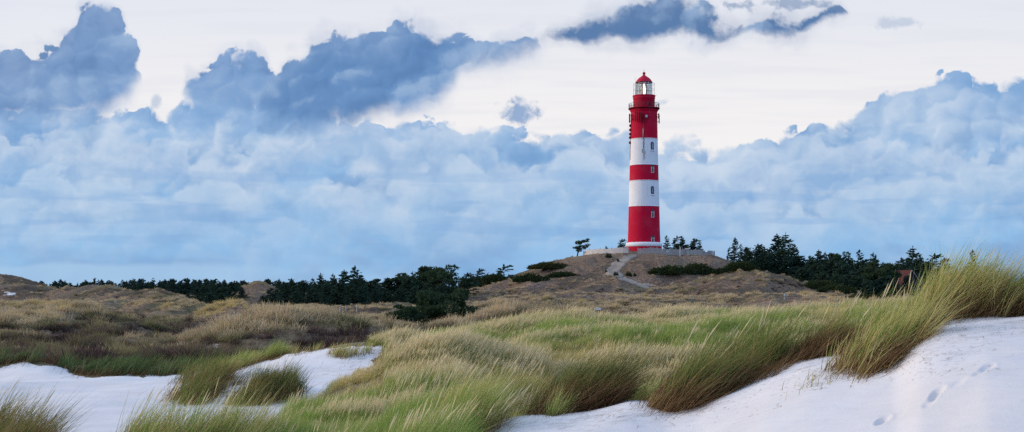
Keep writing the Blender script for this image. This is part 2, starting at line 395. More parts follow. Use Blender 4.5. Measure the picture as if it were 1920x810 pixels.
def H(x, y, rough=True):
    """ground height at world x, y"""
    x = np.asarray(x, float); y = np.asarray(y, float)
    r = np.hypot(x, y); th = np.clip(np.arctan2(x, y), -R(48), R(48))
    Y = r*np.cos(th); px = CX+F*np.tan(th)
    base = np.interp(Y, BY, BZ)
    kk = np.clip(.05+Y*.0022, .06, .7); hs = [base]
    fi = np.clip((px-PXA[0])/4.0, 0, len(PXA)-1.001); ii = fi.astype(int); ff = fi-ii
    lut = lambda q: q[ii]*(1-ff)+q[ii+1]*ff
    for q in RIDGES:
        Yr, zr, am = lut(q['Y']), lut(q['z']), lut(q['a'])
        d = Y-Yr; w = np.where(d < 0, q['wf'], q['wb'])
        tt = np.clip((np.abs(d)-q['flat'])/w, 0, 1)
        p = .5+.5*np.cos(np.pi*tt)
        zb = np.interp(Yr, BY, BZ)-.35
        hs.append(np.where(tt < 1, zb+(zr-zb)*p*am, base-3))
    m = np.max(hs, axis=0)
    s = sum(np.exp((h-m)/kk) for h in hs)
    h = m+kk*np.log(s)*.55
    if rough:
        far = np.clip((Y-52)/40, 0, 1); mid = np.clip((Y-19)/10, 0, 1)*(1-far)
        hill = np.exp(-((x-30.9)**2+(y-300)**2)/(2*11.0**2))     # the levelled top stays smooth
        h = h + far*(1-hill)*((fbm(x/11, y/15, 3, 5)*1.9-.22)*np.interp(Y, [60, 110, 160, 260], [.7, .95, .8, .6]) - (np.abs(fbm(x/5.5, y/6.5, 3, 9))-.2)*1.5*np.clip(Y/150, .4, 1.15))
        hm = np.clip(.5-2.2*np.abs(fbm(x/2.6+.6*vnoise(x/1.1, y/1.1, 7), y/3.0, 2, 301)), 0, 1)
        h = h + far*(1-hill)*(hm*.55-.3)*np.interp(Y, [60, 120, 220, 350], [1, .9, .45, .2])
        h = h + mid*fbm(x/5, y/6, 3, 21)*.34 + np.clip((30-Y)/12, 0, 1)*(fbm(x/2.0, y/1.6, 3, 33)*.11+fbm(x/5.5, y/3.5, 2, 35)*.16)
        h = h + fbm(x/.55, y/.4, 2, 41)*.012*np.clip((26-Y)/8, 0, 1)
        for fx, fy, fa, fd in FOOT:
            X, Yd = x-fx, y-fy; c, s_ = math.cos(fa), math.sin(fa)
            u, v = (X*c+Yd*s_)/.105, (-X*s_+Yd*c)/.05
            q = u*u+v*v
            h = h - fd*1.5*np.exp(-q*q) + fd*.2*np.exp(-((np.sqrt(q)-1.5)/.3)**2)
    return h+EYE
def proj(x, y, z): return CX+F*x/y, HY-F*(z-EYE)/y
def hit0(px, py, Y0=9.0, Y1=460.0, n=1600):
    Y = Y0*(Y1/Y0)**np.linspace(0, 1, n)
    x = (px-CX)/F*Y; z = EYE+(HY-py)/F*Y
    g = H(x, Y, False); k = np.argmax(g >= z)
    if not (g >= z).any(): k = int(np.argmin(z-g))
    return float(x[k]), float(Y[k]), float(g[k])
GRID = {}
def hit(px, py, Y0=9.0, Y1=460.0, *_):
    """the nearest ground point seen along a bearing and sight-line, beyond distance Y0 (read from the ground sheet)"""
    c = int(np.clip(round((px-GRID['px'][0])/(GRID['px'][1]-GRID['px'][0])), 0, len(GRID['px'])-1))
    Y = GRID['Y'][:, c]; P = GRID['py'][:, c]; ok = (Y >= Y0) & (Y <= Y1); i0 = int(np.argmax(ok)); i1 = len(ok)-int(np.argmax(ok[::-1]))
    Y, P, Z = Y[i0:i1], P[i0:i1], GRID['z'][i0:i1, c]; g = P <= py
    if not g.any(): k = int(np.argmin(P)); y = Y[k]; z = Z[k]
    else:
        k = int(np.argmax(g)); y, z = Y[k], Z[k]
        if k > 0 and P[k-1] > P[k]:
            f = (P[k-1]-py)/(P[k-1]-P[k]); y = Y[k-1]+(Y[k]-Y[k-1])*f; z = Z[k-1]+(Z[k]-Z[k-1])*f
    return float((px-CX)/F*y), float(y), float(z)
for (px, py, dep) in [(1655,800,.028),(1690,787,.006),(1757,753,.032),(1744,767,.014),(1797,736,.008),(1852,704,.016),(1838,716,.012),(1560,848,.05)]:
    fx, fy, _ = hit0(px, py, 7, 24); FOOT.append((fx, fy, R(50), dep))

# regions of bare sand, as seen ground outlines (bearing, sight-line)
SAND_L = [(-1400,690),(-300,690),(0,689),(40,681),(90,683),(130,696),(165,709),(250,704),(340,702),(400,692),(470,682),(545,663),(600,657),(660,652),(718,649),(690,684),(640,722),(590,752),(540,782),(480,812),(440,860),(440,2000),(-1400,2000)]
SAND_R = [(700,2000),(860,840),(900,806),(931,790),(966,771),(1003,764),(1019,779),(1094,768),(1134,756),(1166,740),(1181,731),(1240,732),(1212,760),(1228,768),(1262,773),(1287,756),(1325,748),(1353,733),(1425,705),(1450,690),(1478,669),(1514,664),(1573,664),(1600,672),(1619,679),(1656,675),(1697,657),(1710,634),(1729,596),(1756,589),(1788,594),(1825,582),(1856,581),(1920,589),(2000,580),(3400,560),(3400,2000)]
SAND_P = [(1344,690),(1380,676),(1447,661),(1452,668),(1400,684),(1350,700)]
SAND_Q = [(378,650),(400,642),(425,655),(410,676),(385,672)]
HOLES = [[(332,752),(340,722),(352,697),(400,682),(450,667),(500,657),(545,652),(546,668),(520,690),(470,703),(425,728),(395,755),(360,762)],
         [(450,752),(452,728),(482,702),(530,692),(542,715),(538,738),(500,750),(470,758)]]
def sandiness(px, py, Y):
    jx, jy = fbm(px/26, py/9, 3, 61)*18, fbm(px/26+40, py/9, 3, 62)*7
    qx, qy = px+jx, py+jy
    near = Y < 56
    s = (inpoly(qx, qy, SAND_L) & (Y < 53)) | (inpoly(qx, qy, SAND_R) & (Y < 19.5)) | (inpoly(qx, qy, SAND_P) & (Y < 19.5)) | (Y < 9)
    return s

# ------------------------------------------------------------------ ground sheet: fine wedge in view, coarse all round
def build_ground():
    half = math.atan(1370/F)
    tf = np.arctan(np.linspace(-1370, 1370, 1001)/F)
    tb = np.linspace(half, 2*math.pi-half, 72)[1:-1]
    th = np.concatenate([tf, tb]); nc = len(th)
    rr = np.concatenate([np.linspace(.6, 9, 26)[:-1], np.linspace(9, 20, 340)[:-1], 20*(60/20)**np.linspace(0, 1, 260)[:-1],
                         60*(460/60)**np.linspace(0, 1, 620)[:-1], 460*(9000/460)**np.linspace(0, 1, 46)]); nr = len(rr)
    TH, RR = np.meshgrid(th, rr); x, y = RR*np.sin(TH), RR*np.cos(TH)
    z = H(x, y)
    thc = np.clip(np.where(TH > math.pi, TH-2*math.pi, TH), -R(48), R(48)); Y = RR*np.cos(thc)
    px = CX+F*np.tan(thc); py = HY-F*(z-EYE)/Y
    GRID.update(px=px[0, :1001], Y=Y[:, :1001], py=py[:, :1001], z=z[:, :1001])
    sand = sandiness(px, py, Y).astype(float)
    far = np.clip((Y-58)/18, 0, 1)
    # pale lichen and bare patches on the heath
    pn = fbm(x/14+7, y/14, 4, 71)
    patch = np.clip((pn-.26)*9, 0, 1)*far*.35
    for (cx_, cy_, ra, rb, Ya, Yb, s_) in [(395,655,38,14,55,100,.5),(440,592,34,12,100,135,.42),(470,580,26,9,100,135,.3),(400,602,22,7,100,135,.35),(12,551,18,5,300,420,.6),(40,546,16,3,300,420,.35),(1165,545,60,8,150,260,.12),
                                            (1260,520,60,8,260,300,.25)]:
        q = ((px-cx_)/ra)**2+((py-cy_)/rb)**2+fbm(px/12, py/5, 3, 81)*1.6
        patch = np.maximum(patch, np.clip(1.3-q, 0, 1)*s_*((Y > Ya) & (Y < Yb)))
    sand = np.maximum(sand, patch)
    green = np.clip(.5+fbm(x/30, y/30, 3, 91)*1.2, 0, 1)
    A = np.stack([sand, far, green, np.ones_like(sand)], -1).reshape(-1, 4)
    V = np.stack([x, y, z], -1).reshape(-1, 3)
    i = np.arange(nr-1)[:, None]*nc; j = np.arange(nc)[None]; j2 = (j+1) % nc
    Q = np.stack([i+j, i+nc+j, i+nc+j2, i+j2], -1).reshape(-1, 4)[:, ::-1]
    V = np.vstack([V, [[0, 0, EYE-1.62]]]); A = np.vstack([A, [[1, 0, .5, 1]]])
    T = np.stack([np.full(nc, len(V)-1), np.arange(nc), (np.arange(nc)+1) % nc], -1)
    # 9 km out the sheet meets the horizon
    return mesh_np('ground', V, Q, T[:, ::-1], True, {'zone': A})

def new_mat(name):
    m = bpy.data.materials.new(name); m.use_nodes = True; t = m.node_tree; t.nodes.clear()
    o = t.nodes.new('ShaderNodeOutputMaterial'); return m, t, o
def principled(t, o, col, rough=.8, spec=.2, normal=None, **kw):
    b = t.nodes.new('ShaderNodeBsdfPrincipled')
    for k, v in (('Base Color', col), ('Roughness', rough), ('Specular IOR Level', spec), *kw.items()):
        if isinstance(v, Nd): t.links.new(v.s, b.inputs[k])
        else: b.inputs[k].default_value = v
    if normal is not None: t.links.new(normal.s, b.inputs['Normal'])
    if o is not None: t.links.new(b.outputs[0], o.inputs[0])
    return b
def geo_pos(t):
    return Nd(t, t.nodes.new('ShaderNodeNewGeometry').outputs['Position'])
def bump(t, h, strength=.3, dist=.02):
    n = t.nodes.new('ShaderNodeBump'); n.inputs['Strength'].default_value = strength; n.inputs['Distance'].default_value = dist
    t.links.new(h.s, n.inputs['Height']); return Nd(t, n.outputs[0])
def attr(t, name, typ='GEOMETRY'):
    n = t.nodes.new('ShaderNodeAttribute'); n.attribute_name = name; n.attribute_type = typ
    return n
def simple(name, col, rough=.6, spec=.3, var=.12, scale=3.0, **kw):
    """painted or plain surface with slight weathering"""
    m, t, o = new_mat(name); p = geo_pos(t)
    n, _ = noise(t, p, scale, 5, .6)
    dark = tuple(c*(1-var*2) for c in col[:3])+(1,)
    c = mixc(t, n.ss(.35, .75), col, dark)
    principled(t, o, c, rough, spec, **kw); return m

def ground_mat():
    m, t, o = new_mat('dune_ground'); p = geo_pos(t)
    at = attr(t, 'zone'); s = t.nodes.new('ShaderNodeSeparateColor'); t.links.new(at.outputs[0], s.inputs[0])
    sand, far, green = (Nd(t, s.outputs[i]) for i in range(3))
    n1, _ = noise(t, p, .9, 6, .6); n2, _ = noise(t, p, 14, 4, .6); n3, _ = noise(t, p, .12, 5, .6); n4, _ = noise(t, p, 2.6, 4, .65)
    sc1 = mixc(t, n1.ss(.35, .7), SAND_A, SAND_B)
    rip = t.nodes.new('ShaderNodeTexWave'); rip.bands_direction = 'DIAGONAL'; rip.inputs['Scale'].default_value = 2.2; rip.inputs['Distortion'].default_value = 7; rip.inputs['Detail'].default_value = 3; rip.inputs['Detail Scale'].default_value = .8
    t.links.new(p.s, rip.inputs[0]); ripf = Nd(t, rip.outputs['Fac'])
    grit, _ = noise(t, p, 60, 2, .6)
    sc1 = mixc(t, n2.ss(.60, .78)*.22, sc1, lin(150, 140, 135))
    sc1 = mixc(t, grit.ss(.66, .76)*.5, sc1, lin(120, 110, 105))
    sc1 = mixc(t, n3.ss(.42, .62)*.35, sc1, (.56, .545, .55, 1))
    soil = mixc(t, n4.ss(.35, .65), (.10, .085, .05, 1), (.19, .155, .095, 1))
    heath = mixc(t, n4.ss(.3, .7), (.075, .053, .043, 1), (.235, .168, .120, 1))
    heath = mixc(t, (n3+green*.25-.12).ss(.5, .66)*.6, heath, (.12, .115, .055, 1))
    n5, _ = noise(t, p, .055, 4, .62)
    heath = mixc(t, n5.ss(.50, .60)*.6, heath, (.060, .045, .034, 1)); heath = mixc(t, n5.ss(.46, .36)*.35, heath, (.33, .25, .175, 1))
    c = mixc(t, far, soil, heath)
    edge = (sand+(n4-.5)*.5).ss(.35, .62)
    c = mixc(t, edge, c, sc1)
    hgt = n2*.25+n4*.5+ripf*.16*edge
    principled(t, o, c, .95, .05, bump(t, hgt, .35, .03)); return m
SAND_A, SAND_B = (.72, .70, .70, 1), (.65, .63, .63, 1)
ground = link('ground', build_ground()); ground.data.materials.append(ground_mat())
tag(ground, 'white sand dunes rising to brown heath hills', None, None, 'structure')
# ------------------------------------------------------------------ lighthouse
LX, LY = (1207.5-CX)/F*300, 300.0
def zt(py, Y=300.0): return EYE+(HY-py)/F*Y
def paint(name, stops_or_col, rough=.75):
    """matt masonry paint; weather streaks run down the wall"""
    m, t, o = new_mat(name); p = geo_pos(t)
    sp = t.nodes.new('ShaderNodeSeparateXYZ'); t.links.new(p.s, sp.inputs[0])
    x, y, z = (Nd(t, sp.outputs[i]) for i in range(3))
    st, _ = noise(t, vec(t, x*1.6, y*1.6, z*.12), 1.5, 5, .65)
    bl, _ = noise(t, p, .35, 4, .6)
    col = stops_or_col
    if isinstance(col, list):
        r = t.nodes.new('ShaderNodeValToRGB'); r.color_ramp.interpolation = 'CONSTANT'
        z0, z1 = zt(480), zt(190)
        e = r.color_ramp.elements
        while len(e) < len(col): e.new(.5)
        for k, (py, c) in enumerate(col): e[k].position = (zt(py)-z0)/(z1-z0); e[k].color = c
        q = (z-z0)*(1/(z1-z0)); t.links.new(q.s, r.inputs[0]); c = Nd(t, r.outputs[0])
    else: c = col
    c = mixc(t, st.ss(.50, .80)*.26, c, (.13, .05, .05, 1))
    c = mixc(t, bl.ss(.45, .75)*.10, c, (.50, .20, .22, 1))
    fine, _ = noise(t, p, 6, 3, .5)
    principled(t, o, c, rough, .12, bump(t, fine, .12, .02)); return m
RED, WHITE = (.50, .003, .034, 1), (.78, .80, .84, 1)
M_TOWER = paint('tower_paint', [(480, RED), (387.3, WHITE), (340, RED), (310.2, WHITE), (261.8, RED)])
M_RED = paint('red_paint', (.47, .003, .032, 1)); M_WHITE = paint('white_paint', WHITE)
M_DKRED = paint('dark_red_paint', (.20, .008, .02, 1))
M_ROOF = paint('dome_paint', (.50, .004, .038, 1), .6)
M_IRON = simple('dark_iron', (.03, .03, .035, 1), .5, .4)
M_STEEL = simple('grey_steel', (.42, .43, .45, 1), .4, .5)
M_DARK = simple('dark_void', (.012, .013, .016, 1), .25, .5)
M_FRAME = simple('pale_frame', (.62, .60, .57, 1), .6)
def glass_mat(name, alpha, tint=(.75, .85, .9, 1)):
    m, t, o = new_mat(name)
    g = t.nodes.new('ShaderNodeBsdfGlossy'); g.inputs[0].default_value = (.9, .95, 1, 1); g.inputs['Roughness'].default_value = .05
    tr = t.nodes.new('ShaderNodeBsdfTransparent'); tr.inputs[0].default_value = tint
    mx = t.nodes.new('ShaderNodeMixShader'); mx.inputs[0].default_value = alpha
    t.links.new(tr.outputs[0], mx.inputs[1]); t.links.new(g.outputs[0], mx.inputs[2]); t.links.new(mx.outputs[0], o.inputs[0]); return m
M_GLASS = glass_mat('lantern_glass', .12)
M_PANE = simple('window_pane', (.03, .035, .05, 1), .12, .6)
def emit(name, col, k):
    m, t, o = new_mat(name); e = t.nodes.new('ShaderNodeEmission'); e.inputs[0].default_value = col; e.inputs[1].default_value = k
    t.links.new(e.outputs[0], o.inputs[0]); return m
def lens_mat():
    m, t, o = new_mat('prism_lens'); p = geo_pos(t)
    b = principled(t, None, (.34, .22, .17, 1), .2, .5, None)
    b.inputs['Emission Color'].default_value = (1, .72, .48, 1); b.inputs['Emission Strength'].default_value = .10
    t.links.new(b.outputs[0], o.inputs[0]); return m

lh = empty('lighthouse', (LX, LY, 0), 'tall red and white banded lighthouse with its lamp lit, standing on the hill', 'lighthouse')
S = 300/F                                            # metres per photo pixel at the tower
zb, zr = zt(478), zt(462.5)
m = MB(); m.lathe([(34.2*S, zb-2.0), (33.6*S, zb), (33.2*S, zr)], 72); m.build('plinth', M_RED, lh)
m = MB(); m.lathe([(33.3*S, zr), (34.2*S, zr+.08), (34.2*S, zt(456.2)), (33.4*S, zt(455.4)), (30.4*S, zt(454.6))], 72); m.build('base_ring', M_WHITE, lh)
def rad(py): return S*np.interp(py, [208, 232, 262, 310, 340, 387, 430, 456], [24.7, 25.0, 25.5, 26.6, 27.3, 28.6, 29.6, 30.6])
m = MB(); m.lathe([(rad(py), zt(py)) for py in (456, 430, 408, 387.3, 364, 340, 325, 310, 286, 262, 246, 232, 220, 211)], 72); m.build('tower_wall', M_TOWER, lh)
# bright string courses between the bands
for py in (387.3, 340, 310.2, 261.8):
    m = MB(); r = rad(py); m.lathe([(r-.02, zt(py)-.09), (r+.05, zt(py)-.07), (r+.05, zt(py)+.07), (r-.02, zt(py)+.09)], 72, caps=False); m.build('string_course', M_WHITE if py not in (0,) else M_RED, lh)
# gallery
m = MB(); m.lathe([(24.6*S, zt(211)), (25.4*S, zt(209.5)), (26.6*S, zt(207.5)), (26.6*S, zt(206.2)), (24.9*S, zt(206))], 72, caps=False); m.build('cornice', M_RED, lh)
for k in range(28):
    a = 2*math.pi*k/28; m = MB(); c, s = math.cos(a), math.sin(a)
    m.add([(24.6*S*c-.07*s, 24.6*S*s+.07*c, zt(209)), (24.6*S*c+.07*s, 24.6*S*s-.07*c, zt(209)), (28.6*S*c+.07*s, 28.6*S*s-.07*c, zt(205)), (28.6*S*c-.07*s, 28.6*S*s+.07*c, zt(205)),
           (24.6*S*c-.07*s, 24.6*S*s+.07*c, zt(205)), (24.6*S*c+.07*s, 24.6*S*s-.07*c, zt(205))],
          [(0,1,2,3), (4,3,2,5), (0,3,4), (1,5,2), (0,4,5,1)]); m.build('bracket', M_DKRED, lh)
m = MB(); m.lathe([(20*S, zt(205)), (29.0*S, zt(205)), (29.2*S, zt(204.6)), (29.2*S, zt(203.2)), (28.8*S, zt(202.9)), (20*S, zt(202.9))], 72, caps=False)
gal = m.build('gallery_floor', M_DKRED, lh)
rl = MB(); RG = 28.4*S
for h in (.30, .62, .98): rl.tube([(RG*math.cos(a), RG*math.sin(a), zt(202.9)+h) for a in np.linspace(0, 2*math.pi, 73)], .05 if h > .9 else .03, 5)
rail = rl.build('gallery_railing', M_IRON, lh)
for k in range(20):
    a = 2*math.pi*(k+.5)/20; m = MB(); m.tube([(RG*math.cos(a), RG*math.sin(a), zt(203)), (RG*math.cos(a), RG*math.sin(a), zt(202.9)+1.0)], .045, 5); m.build('railing_post', M_IRON, rail)
# watch room drum and ledge
m = MB(); m.lathe([(20.6*S, zt(203)), (20.2*S, zt(200)), (20.2*S, zt(186)), (20.8*S, zt(185.2)), (20.8*S, zt(184)), (20.2*S, zt(183.6)), (21.0*S, zt(182)), (21.4*S, zt(180.6)), (21.4*S, zt(179.4)), (14*S, zt(179))], 64)
m.build('watch_room', M_RED, lh)
m = MB(); a = R(-62); m.box((20.2*S*math.cos(a), 20.2*S*math.sin(a), zt(198)), (.06, .8, 1.2), a); m.build('gallery_door', M_DKRED, lh)
# lantern room
RL = 13.9*S; zl0, zl1 = zt(179), zt(155)
m = MB(); m.lathe([(RL, zl0), (RL, zl1)], 24, caps=False, sm=False); glz = m.build('lantern_glazing', M_GLASS, lh)
for k in range(12):
    a = 2*math.pi*(k+.5)/12; m = MB(); m.tube([(RL*math.cos(a), RL*math.sin(a), zl0), (RL*math.cos(a), RL*math.sin(a), zl1)], .05, 5); m.build('glazing_bar', M_IRON, glz)
for py in (171, 163):
    m = MB(); m.tube([((RL+.01)*math.cos(a), (RL+.01)*math.sin(a), zt(py)) for a in np.linspace(0, 2*math.pi, 49)], .04, 5); m.build('glazing_ring', M_IRON, glz)
# outer rods carrying the cleaning rail
for k in range(14):
    a = 2*math.pi*(k+.25)/14; m = MB(); r = 19.6*S
    m.tube([(r*math.cos(a), r*math.sin(a), zt(179.6)), (r*math.cos(a), r*math.sin(a), zt(156))], .04, 5); m.build('stay_rod', M_STEEL, lh)
m = MB()
for py in (158, 168): m.tube([(19.6*S*math.cos(a), 19.6*S*math.sin(a), zt(py)) for a in np.linspace(0, 2*math.pi, 61)], .025, 4)
m.build('cleaning_rail', M_STEEL, lh)
# lens and lamp
prof = [(r*S, zt(py)) for r, py in ((1, 178.5), (6.2, 178.3), (6.6, 176), (7.6, 172), (8.0, 168), (7.6, 164), (6.2, 160), (3.6, 157), (1, 156))]
m = MB(); m.lathe(prof, 16, a0=R(-20), a1=R(200), sm=False); lens = m.build('prism_lens', lens_mat(), lh)
for a in (-145, -115, -65, -35):
    m = MB(); m.lathe([(r+.02, z) for r, z in prof[1:-1]], 3, a0=R(a-8), a1=R(a+8), sm=False); m.build('lens_panel', bpy.data.materials['prism_lens'], lens)
M_LAMP = emit('lamp_glow', (1, .92, .78, 1), 5)
m = MB(); m.lathe([(.5*S, zt(178)), (2.0*S, zt(176)), (2.5*S, zt(168)), (1.8*S, zt(161)), (.4*S, zt(157))], 20); m.build('lamp', M_LAMP, lh)
m = MB(); m.lathe([(6.4*S, zt(179.2)), (6.4*S, zt(178.3)), (1.4*S, zt(178.2))], 24); m.build('lens_pedestal', M_IRON, lh)
# dome
m = MB(); m.lathe([(13*S, zt(155.2)), (15.9*S, zt(155)), (15.9*S, zt(154)), (15.1*S, zt(153.4)), (13.6*S, zt(150.8)), (11.8*S, zt(148.4)), (9.2*S, zt(146.1)), (6.0*S, zt(143.9)), (3.6*S, zt(142.2)), (2.2*S, zt(140.8)), (1.6*S, zt(139.4))], 48)
dome = m.build('dome_roof', M_ROOF, lh)
m = MB(); m.lathe([(15.7*S, zt(155.6)), (16.1*S, zt(155.4)), (16.1*S, zt(154.4)), (15.6*S, zt(154.2))], 48, caps=False); m.build('gutter', M_IRON, dome)
m = MB(); m.lathe([(1.6*S, zt(139.6)), (2.6*S, zt(138.9)), (2.9*S, zt(137.6)), (2.5*S, zt(136.2)), (1.2*S, zt(135.2)), (.3*S, zt(134.8))], 20); m.build('ball_finial', M_ROOF, dome)
m = MB(); m.tube([(0, 0, zt(135)), (0, 0, zt(128.5))], (.035, .012), 5); m.build('lightning_rod', M_IRON, dome)
m = MB(); m.tube([(-16.5*S, -3*S, zt(179.4)), (-16.5*S, -3*S, zt(144))], (.03, .015), 5); m.build('whip_aerial', M_IRON, lh)
m = MB(); m.tube([(20*S, -5*S, zt(180)), (24*S, -5*S, zt(178.6))], .03, 5); m.build('wind_sensor', M_STEEL, lh)
# radio aerials hung round the tower under the gallery
random.seed(4)
for k, (dpx, y0, y1, w, mt) in enumerate([(-25.0,214,231,3.0,M_DKRED),(-22.3,216,228,2.2,M_DKRED),(-17.5,210,230,2.2,M_RED),(-13.6,213,226,2.6,M_DKRED),(-11,211,231,1.8,M_RED),(-8,214,232,2.2,M_DKRED),
        (-1.5,219,232,2.4,M_DKRED),(7,213,224,1.6,M_RED),(24,214,224,2.4,M_DKRED),(25.5,216,232,3.0,M_DKRED),(-4.5,215,224,2.2,M_DKRED)]):
    a = -math.pi/2+math.asin(max(-.985, min(.985, dpx/25.6))); r = rad(222)+.42
    zc, hh = (zt(y0)+zt(y1))/2, zt(y0)-zt(y1)
    m = MB(); m.box((r*math.cos(a), r*math.sin(a), zc), (.22, w*S, hh), a); an = m.build('radio_aerial', mt, lh)
    for dz in (-.3, .3):
        m = MB(); m.box(((r-.27)*math.cos(a), (r-.27)*math.sin(a), zc+dz*hh), (.36, .09, .10), a); m.build('mounting_arm', M_IRON, an)
a = -math.pi/2+math.asin(1.2/25); r = rad(222)+.3
m = MB(); m.lathe([(.02, -.25), (.34, -.22), (.40, 0), (.34, .22), (.02, .25)], 16)
dish = m.build('dish_aerial', M_STEEL, lh); dish.location = (r*math.cos(a), r*math.sin(a), zt(222)); dish.rotation_euler = (R(90), 0, 0)
for py in (236, 244, 252, 258.5, 268):
    a = R(-172); r = rad(py)+.16; m = MB(); m.lathe([(.05, -.34), (.26, -.2), (.30, .05), (.18, .28), (.04, .34)], 10, (r*math.cos(a), r*math.sin(a), zt(py))); m.build('equipment_drum', M_DKRED, lh)  # small red equipment drums down the left edge
a = R(-172); m = MB(); m.tube([((rad(py)+.06)*math.cos(a), (rad(py)+.06)*math.sin(a), zt(py)) for py in (232, 262, 300)], .05, 5); m.build('cable', M_DKRED, lh)
# cable run and boxes down the middle of the upper bands
a0 = -math.pi/2-.12
m = MB(); m.tube([((rad(py)+.07)*math.cos(a0), (rad(py)+.07)*math.sin(a0), zt(py)) for py in (232, 244, 262, 284)], .075, 5); m.build('cable', M_IRON, lh)
m = MB(); m.tube([((rad(py)+.10)*math.cos(a0-.04), (rad(py)+.10)*math.sin(a0-.04), zt(py)) for py in (244, 262)], .09, 5); m.build('conduit', M_STEEL, lh)
for py, da, w, h in ((285, -.05, .55, .8), (288, .03, .4, .6), (292, 0, .3, .9), (298, .01, .25, .5)):
    r = rad(py)+.1; m = MB(); m.box((r*math.cos(a0+da), r*math.sin(a0+da), zt(py)), (.2, w, h), a0+da); m.build('junction_box', M_STEEL, lh)
# windows: arched reveal, frame and pane, one above the other
for py, pale in ((275.5, 0), (318, 1), (358, 0), (401, 1), (449, 1)):
    a = -math.pi/2+math.asin(13.2*S/rad(py)); r = rad(py); c, s = math.cos(a), math.sin(a); zc = zt(py)
    w, h = .40, .92
    def arch(w, h, d0, d1):
        pts = [(-w, -h), (w, -h)]+[(w*math.cos(q), h*.55+w*math.sin(q)) for q in np.linspace(0, math.pi, 9)]
        v = []; n = len(pts)
        for d in (d0, d1): v += [((r+d)*c-u*s, (r+d)*s+u*c, zc+z) for u, z in pts]
        return v, [tuple(range(n, 2*n))]+[(i, (i+1) % n, n+(i+1) % n, n+i) for i in range(n)]
    m = MB(); m.add(*arch(w, h, -.2, .05)); win = m.build('window', M_DARK, lh)
    m = MB(); m.add(*arch(w*.66, h*.82, -.1, .07)); m.build('pane', M_PANE, win)
    m = MB()
    if pale:
        for u in (-.34, .34): m.box(((r+.08)*c-u*s, (r+.08)*s+u*c, zc-.28), (.07, .13, 1.4), a)
        m.box(((r+.08)*c, (r+.08)*s, zc-.95), (.07, .8, .14), a); m.box(((r+.083)*c, (r+.083)*s, zc+.12), (.05, .62, .09), a)
    else:
        m.box(((r+.11)*c, (r+.11)*s, zc-1.12), (.2, 1.15, .14), a); m.box(((r+.08)*c, (r+.08)*s, zc-.1), (.03, .06, 1.2), a)
    m.build('frame' if pale else 'sill', M_FRAME if pale else M_WHITE, win)
for dpx, w, h in ((-28.2, .42, .95), (18.5, .6, 1.1), (-23, .3, .3)):
    a = -math.pi/2+math.asin(dpx/33.4); r = 33.4*S; m = MB(); zz = zt(471) if h > .5 else zt(453.5)
    if h < .5: r = 30.5*S
    m.box((r*math.cos(a), r*math.sin(a), zz), (.16, w, h), a); m.build('cellar_opening', M_DARK, lh)

# ------------------------------------------------------------------ fences round the tower
def wood_mat(name, c1, c2):
    m, t, o = new_mat(name); p = geo_pos(t)
    sp = t.nodes.new('ShaderNodeSeparateXYZ'); t.links.new(p.s, sp.inputs[0]); x, y, z = (Nd(t, sp.outputs[i]) for i in range(3))
    n, _ = noise(t, vec(t, x*7, y*7, z*.6), 1, 4, .6); n2, _ = noise(t, p, .5, 3, .5)
    c = mixc(t, n.ss(.3, .7), c1, c2); c = mixc(t, n2.ss(.5, .8)*.4, c, (.16, .15, .13, 1))
    principled(t, o, c, .85, .15); return m
M_BOARD = wood_mat('weathered_board', (.64, .60, .58, 1), (.46, .44, .43, 1)); M_GREYW = wood_mat('grey_wood', (.42, .40, .39, 1), (.28, .27, .27, 1))
FC = (LX, 303.0); FR = 15.6
def arc_pt(px):
    """point of the fence ring seen at bearing px, on the side nearer to us"""
    u = (px-CX)/F; A = 1+u*u; B = -2*(u*FC[0]+FC[1]); C_ = FC[0]**2+FC[1]**2-FR**2
    y = (-B-math.sqrt(max(B*B-4*A*C_, 0)))/(2*A); return (u*y, y)
def fence(name, px0, px1, n, hgt, mat, label, gap, pm):
    P = [arc_pt(p) for p in np.linspace(px0, px1, n+1)]
    mid = P[n//2]; root = empty(name, (mid[0], mid[1], float(H(*mid))), label, 'fence')
    m = MB(); L = root.location
    for i in range(n):
        (x0, y0), (x1, y1) = P[i], P[i+1]; d = math.hypot(x1-x0, y1-y0); rz = math.atan2(y1-y0, x1-x0)
        k = max(1, round(d/.24))
        for j in range(k):
            f = (j+.5)/k; x, y = x0+(x1-x0)*f, y0+(y1-y0)*f; z = float(H(x, y))
            hh = hgt*(1+.02*math.sin(7*x)+random.uniform(-.012, .012))
            m.box((x-L[0], y-L[1], z+hh/2-.1-L[2]), (d/k*(1-gap), .03, hh+.2), rz+random.uniform(-.02, .02))
    m.build('boards', mat, root)
    for fz in (.3, .8):
        m = MB(); m.tube([(x-L[0]-.0, y-L[1]+.06, float(H(x, y))+hgt*fz-L[2]) for x, y in P], .045, 4); m.build('rail', pm, root)
    for x, y in P[::2]:
        m = MB(); m.box((x-L[0], y-L[1]+.14, float(H(x, y))+hgt*.5-L[2]), (.14, .14, hgt*1.12+.2)); m.build('fence_post', pm, root)
    return root
random.seed(2)
fence('board_fence', 1094.5, 1178, 16, 1.32, M_BOARD, 'pale curved board fence on the hilltop left of the lighthouse path', .03, M_GREYW)
fence('slat_fence', 1196, 1340, 24, 1.25, M_GREYW, 'long grey slatted fence on the hilltop right of the lighthouse path', .22, M_GREYW)
M_PALEPOST = simple('pale_post_wood', (.62, .60, .56, 1), .8, .2)
def post(px, pt, Y, h0, w, label, group, mat=M_PALEPOST, top=True):
    x = (px-CX)/F*Y; z = float(H(x, Y)); h = zt(pt, Y)-z
    m = MB(); m.lathe([(w*.5, -.3), (w*.5, h-.06), (w*.36, h)], 10); o = m.build('wooden_post', mat); o.location = (x, Y, z)
    return tag(o, label, 'post', group)
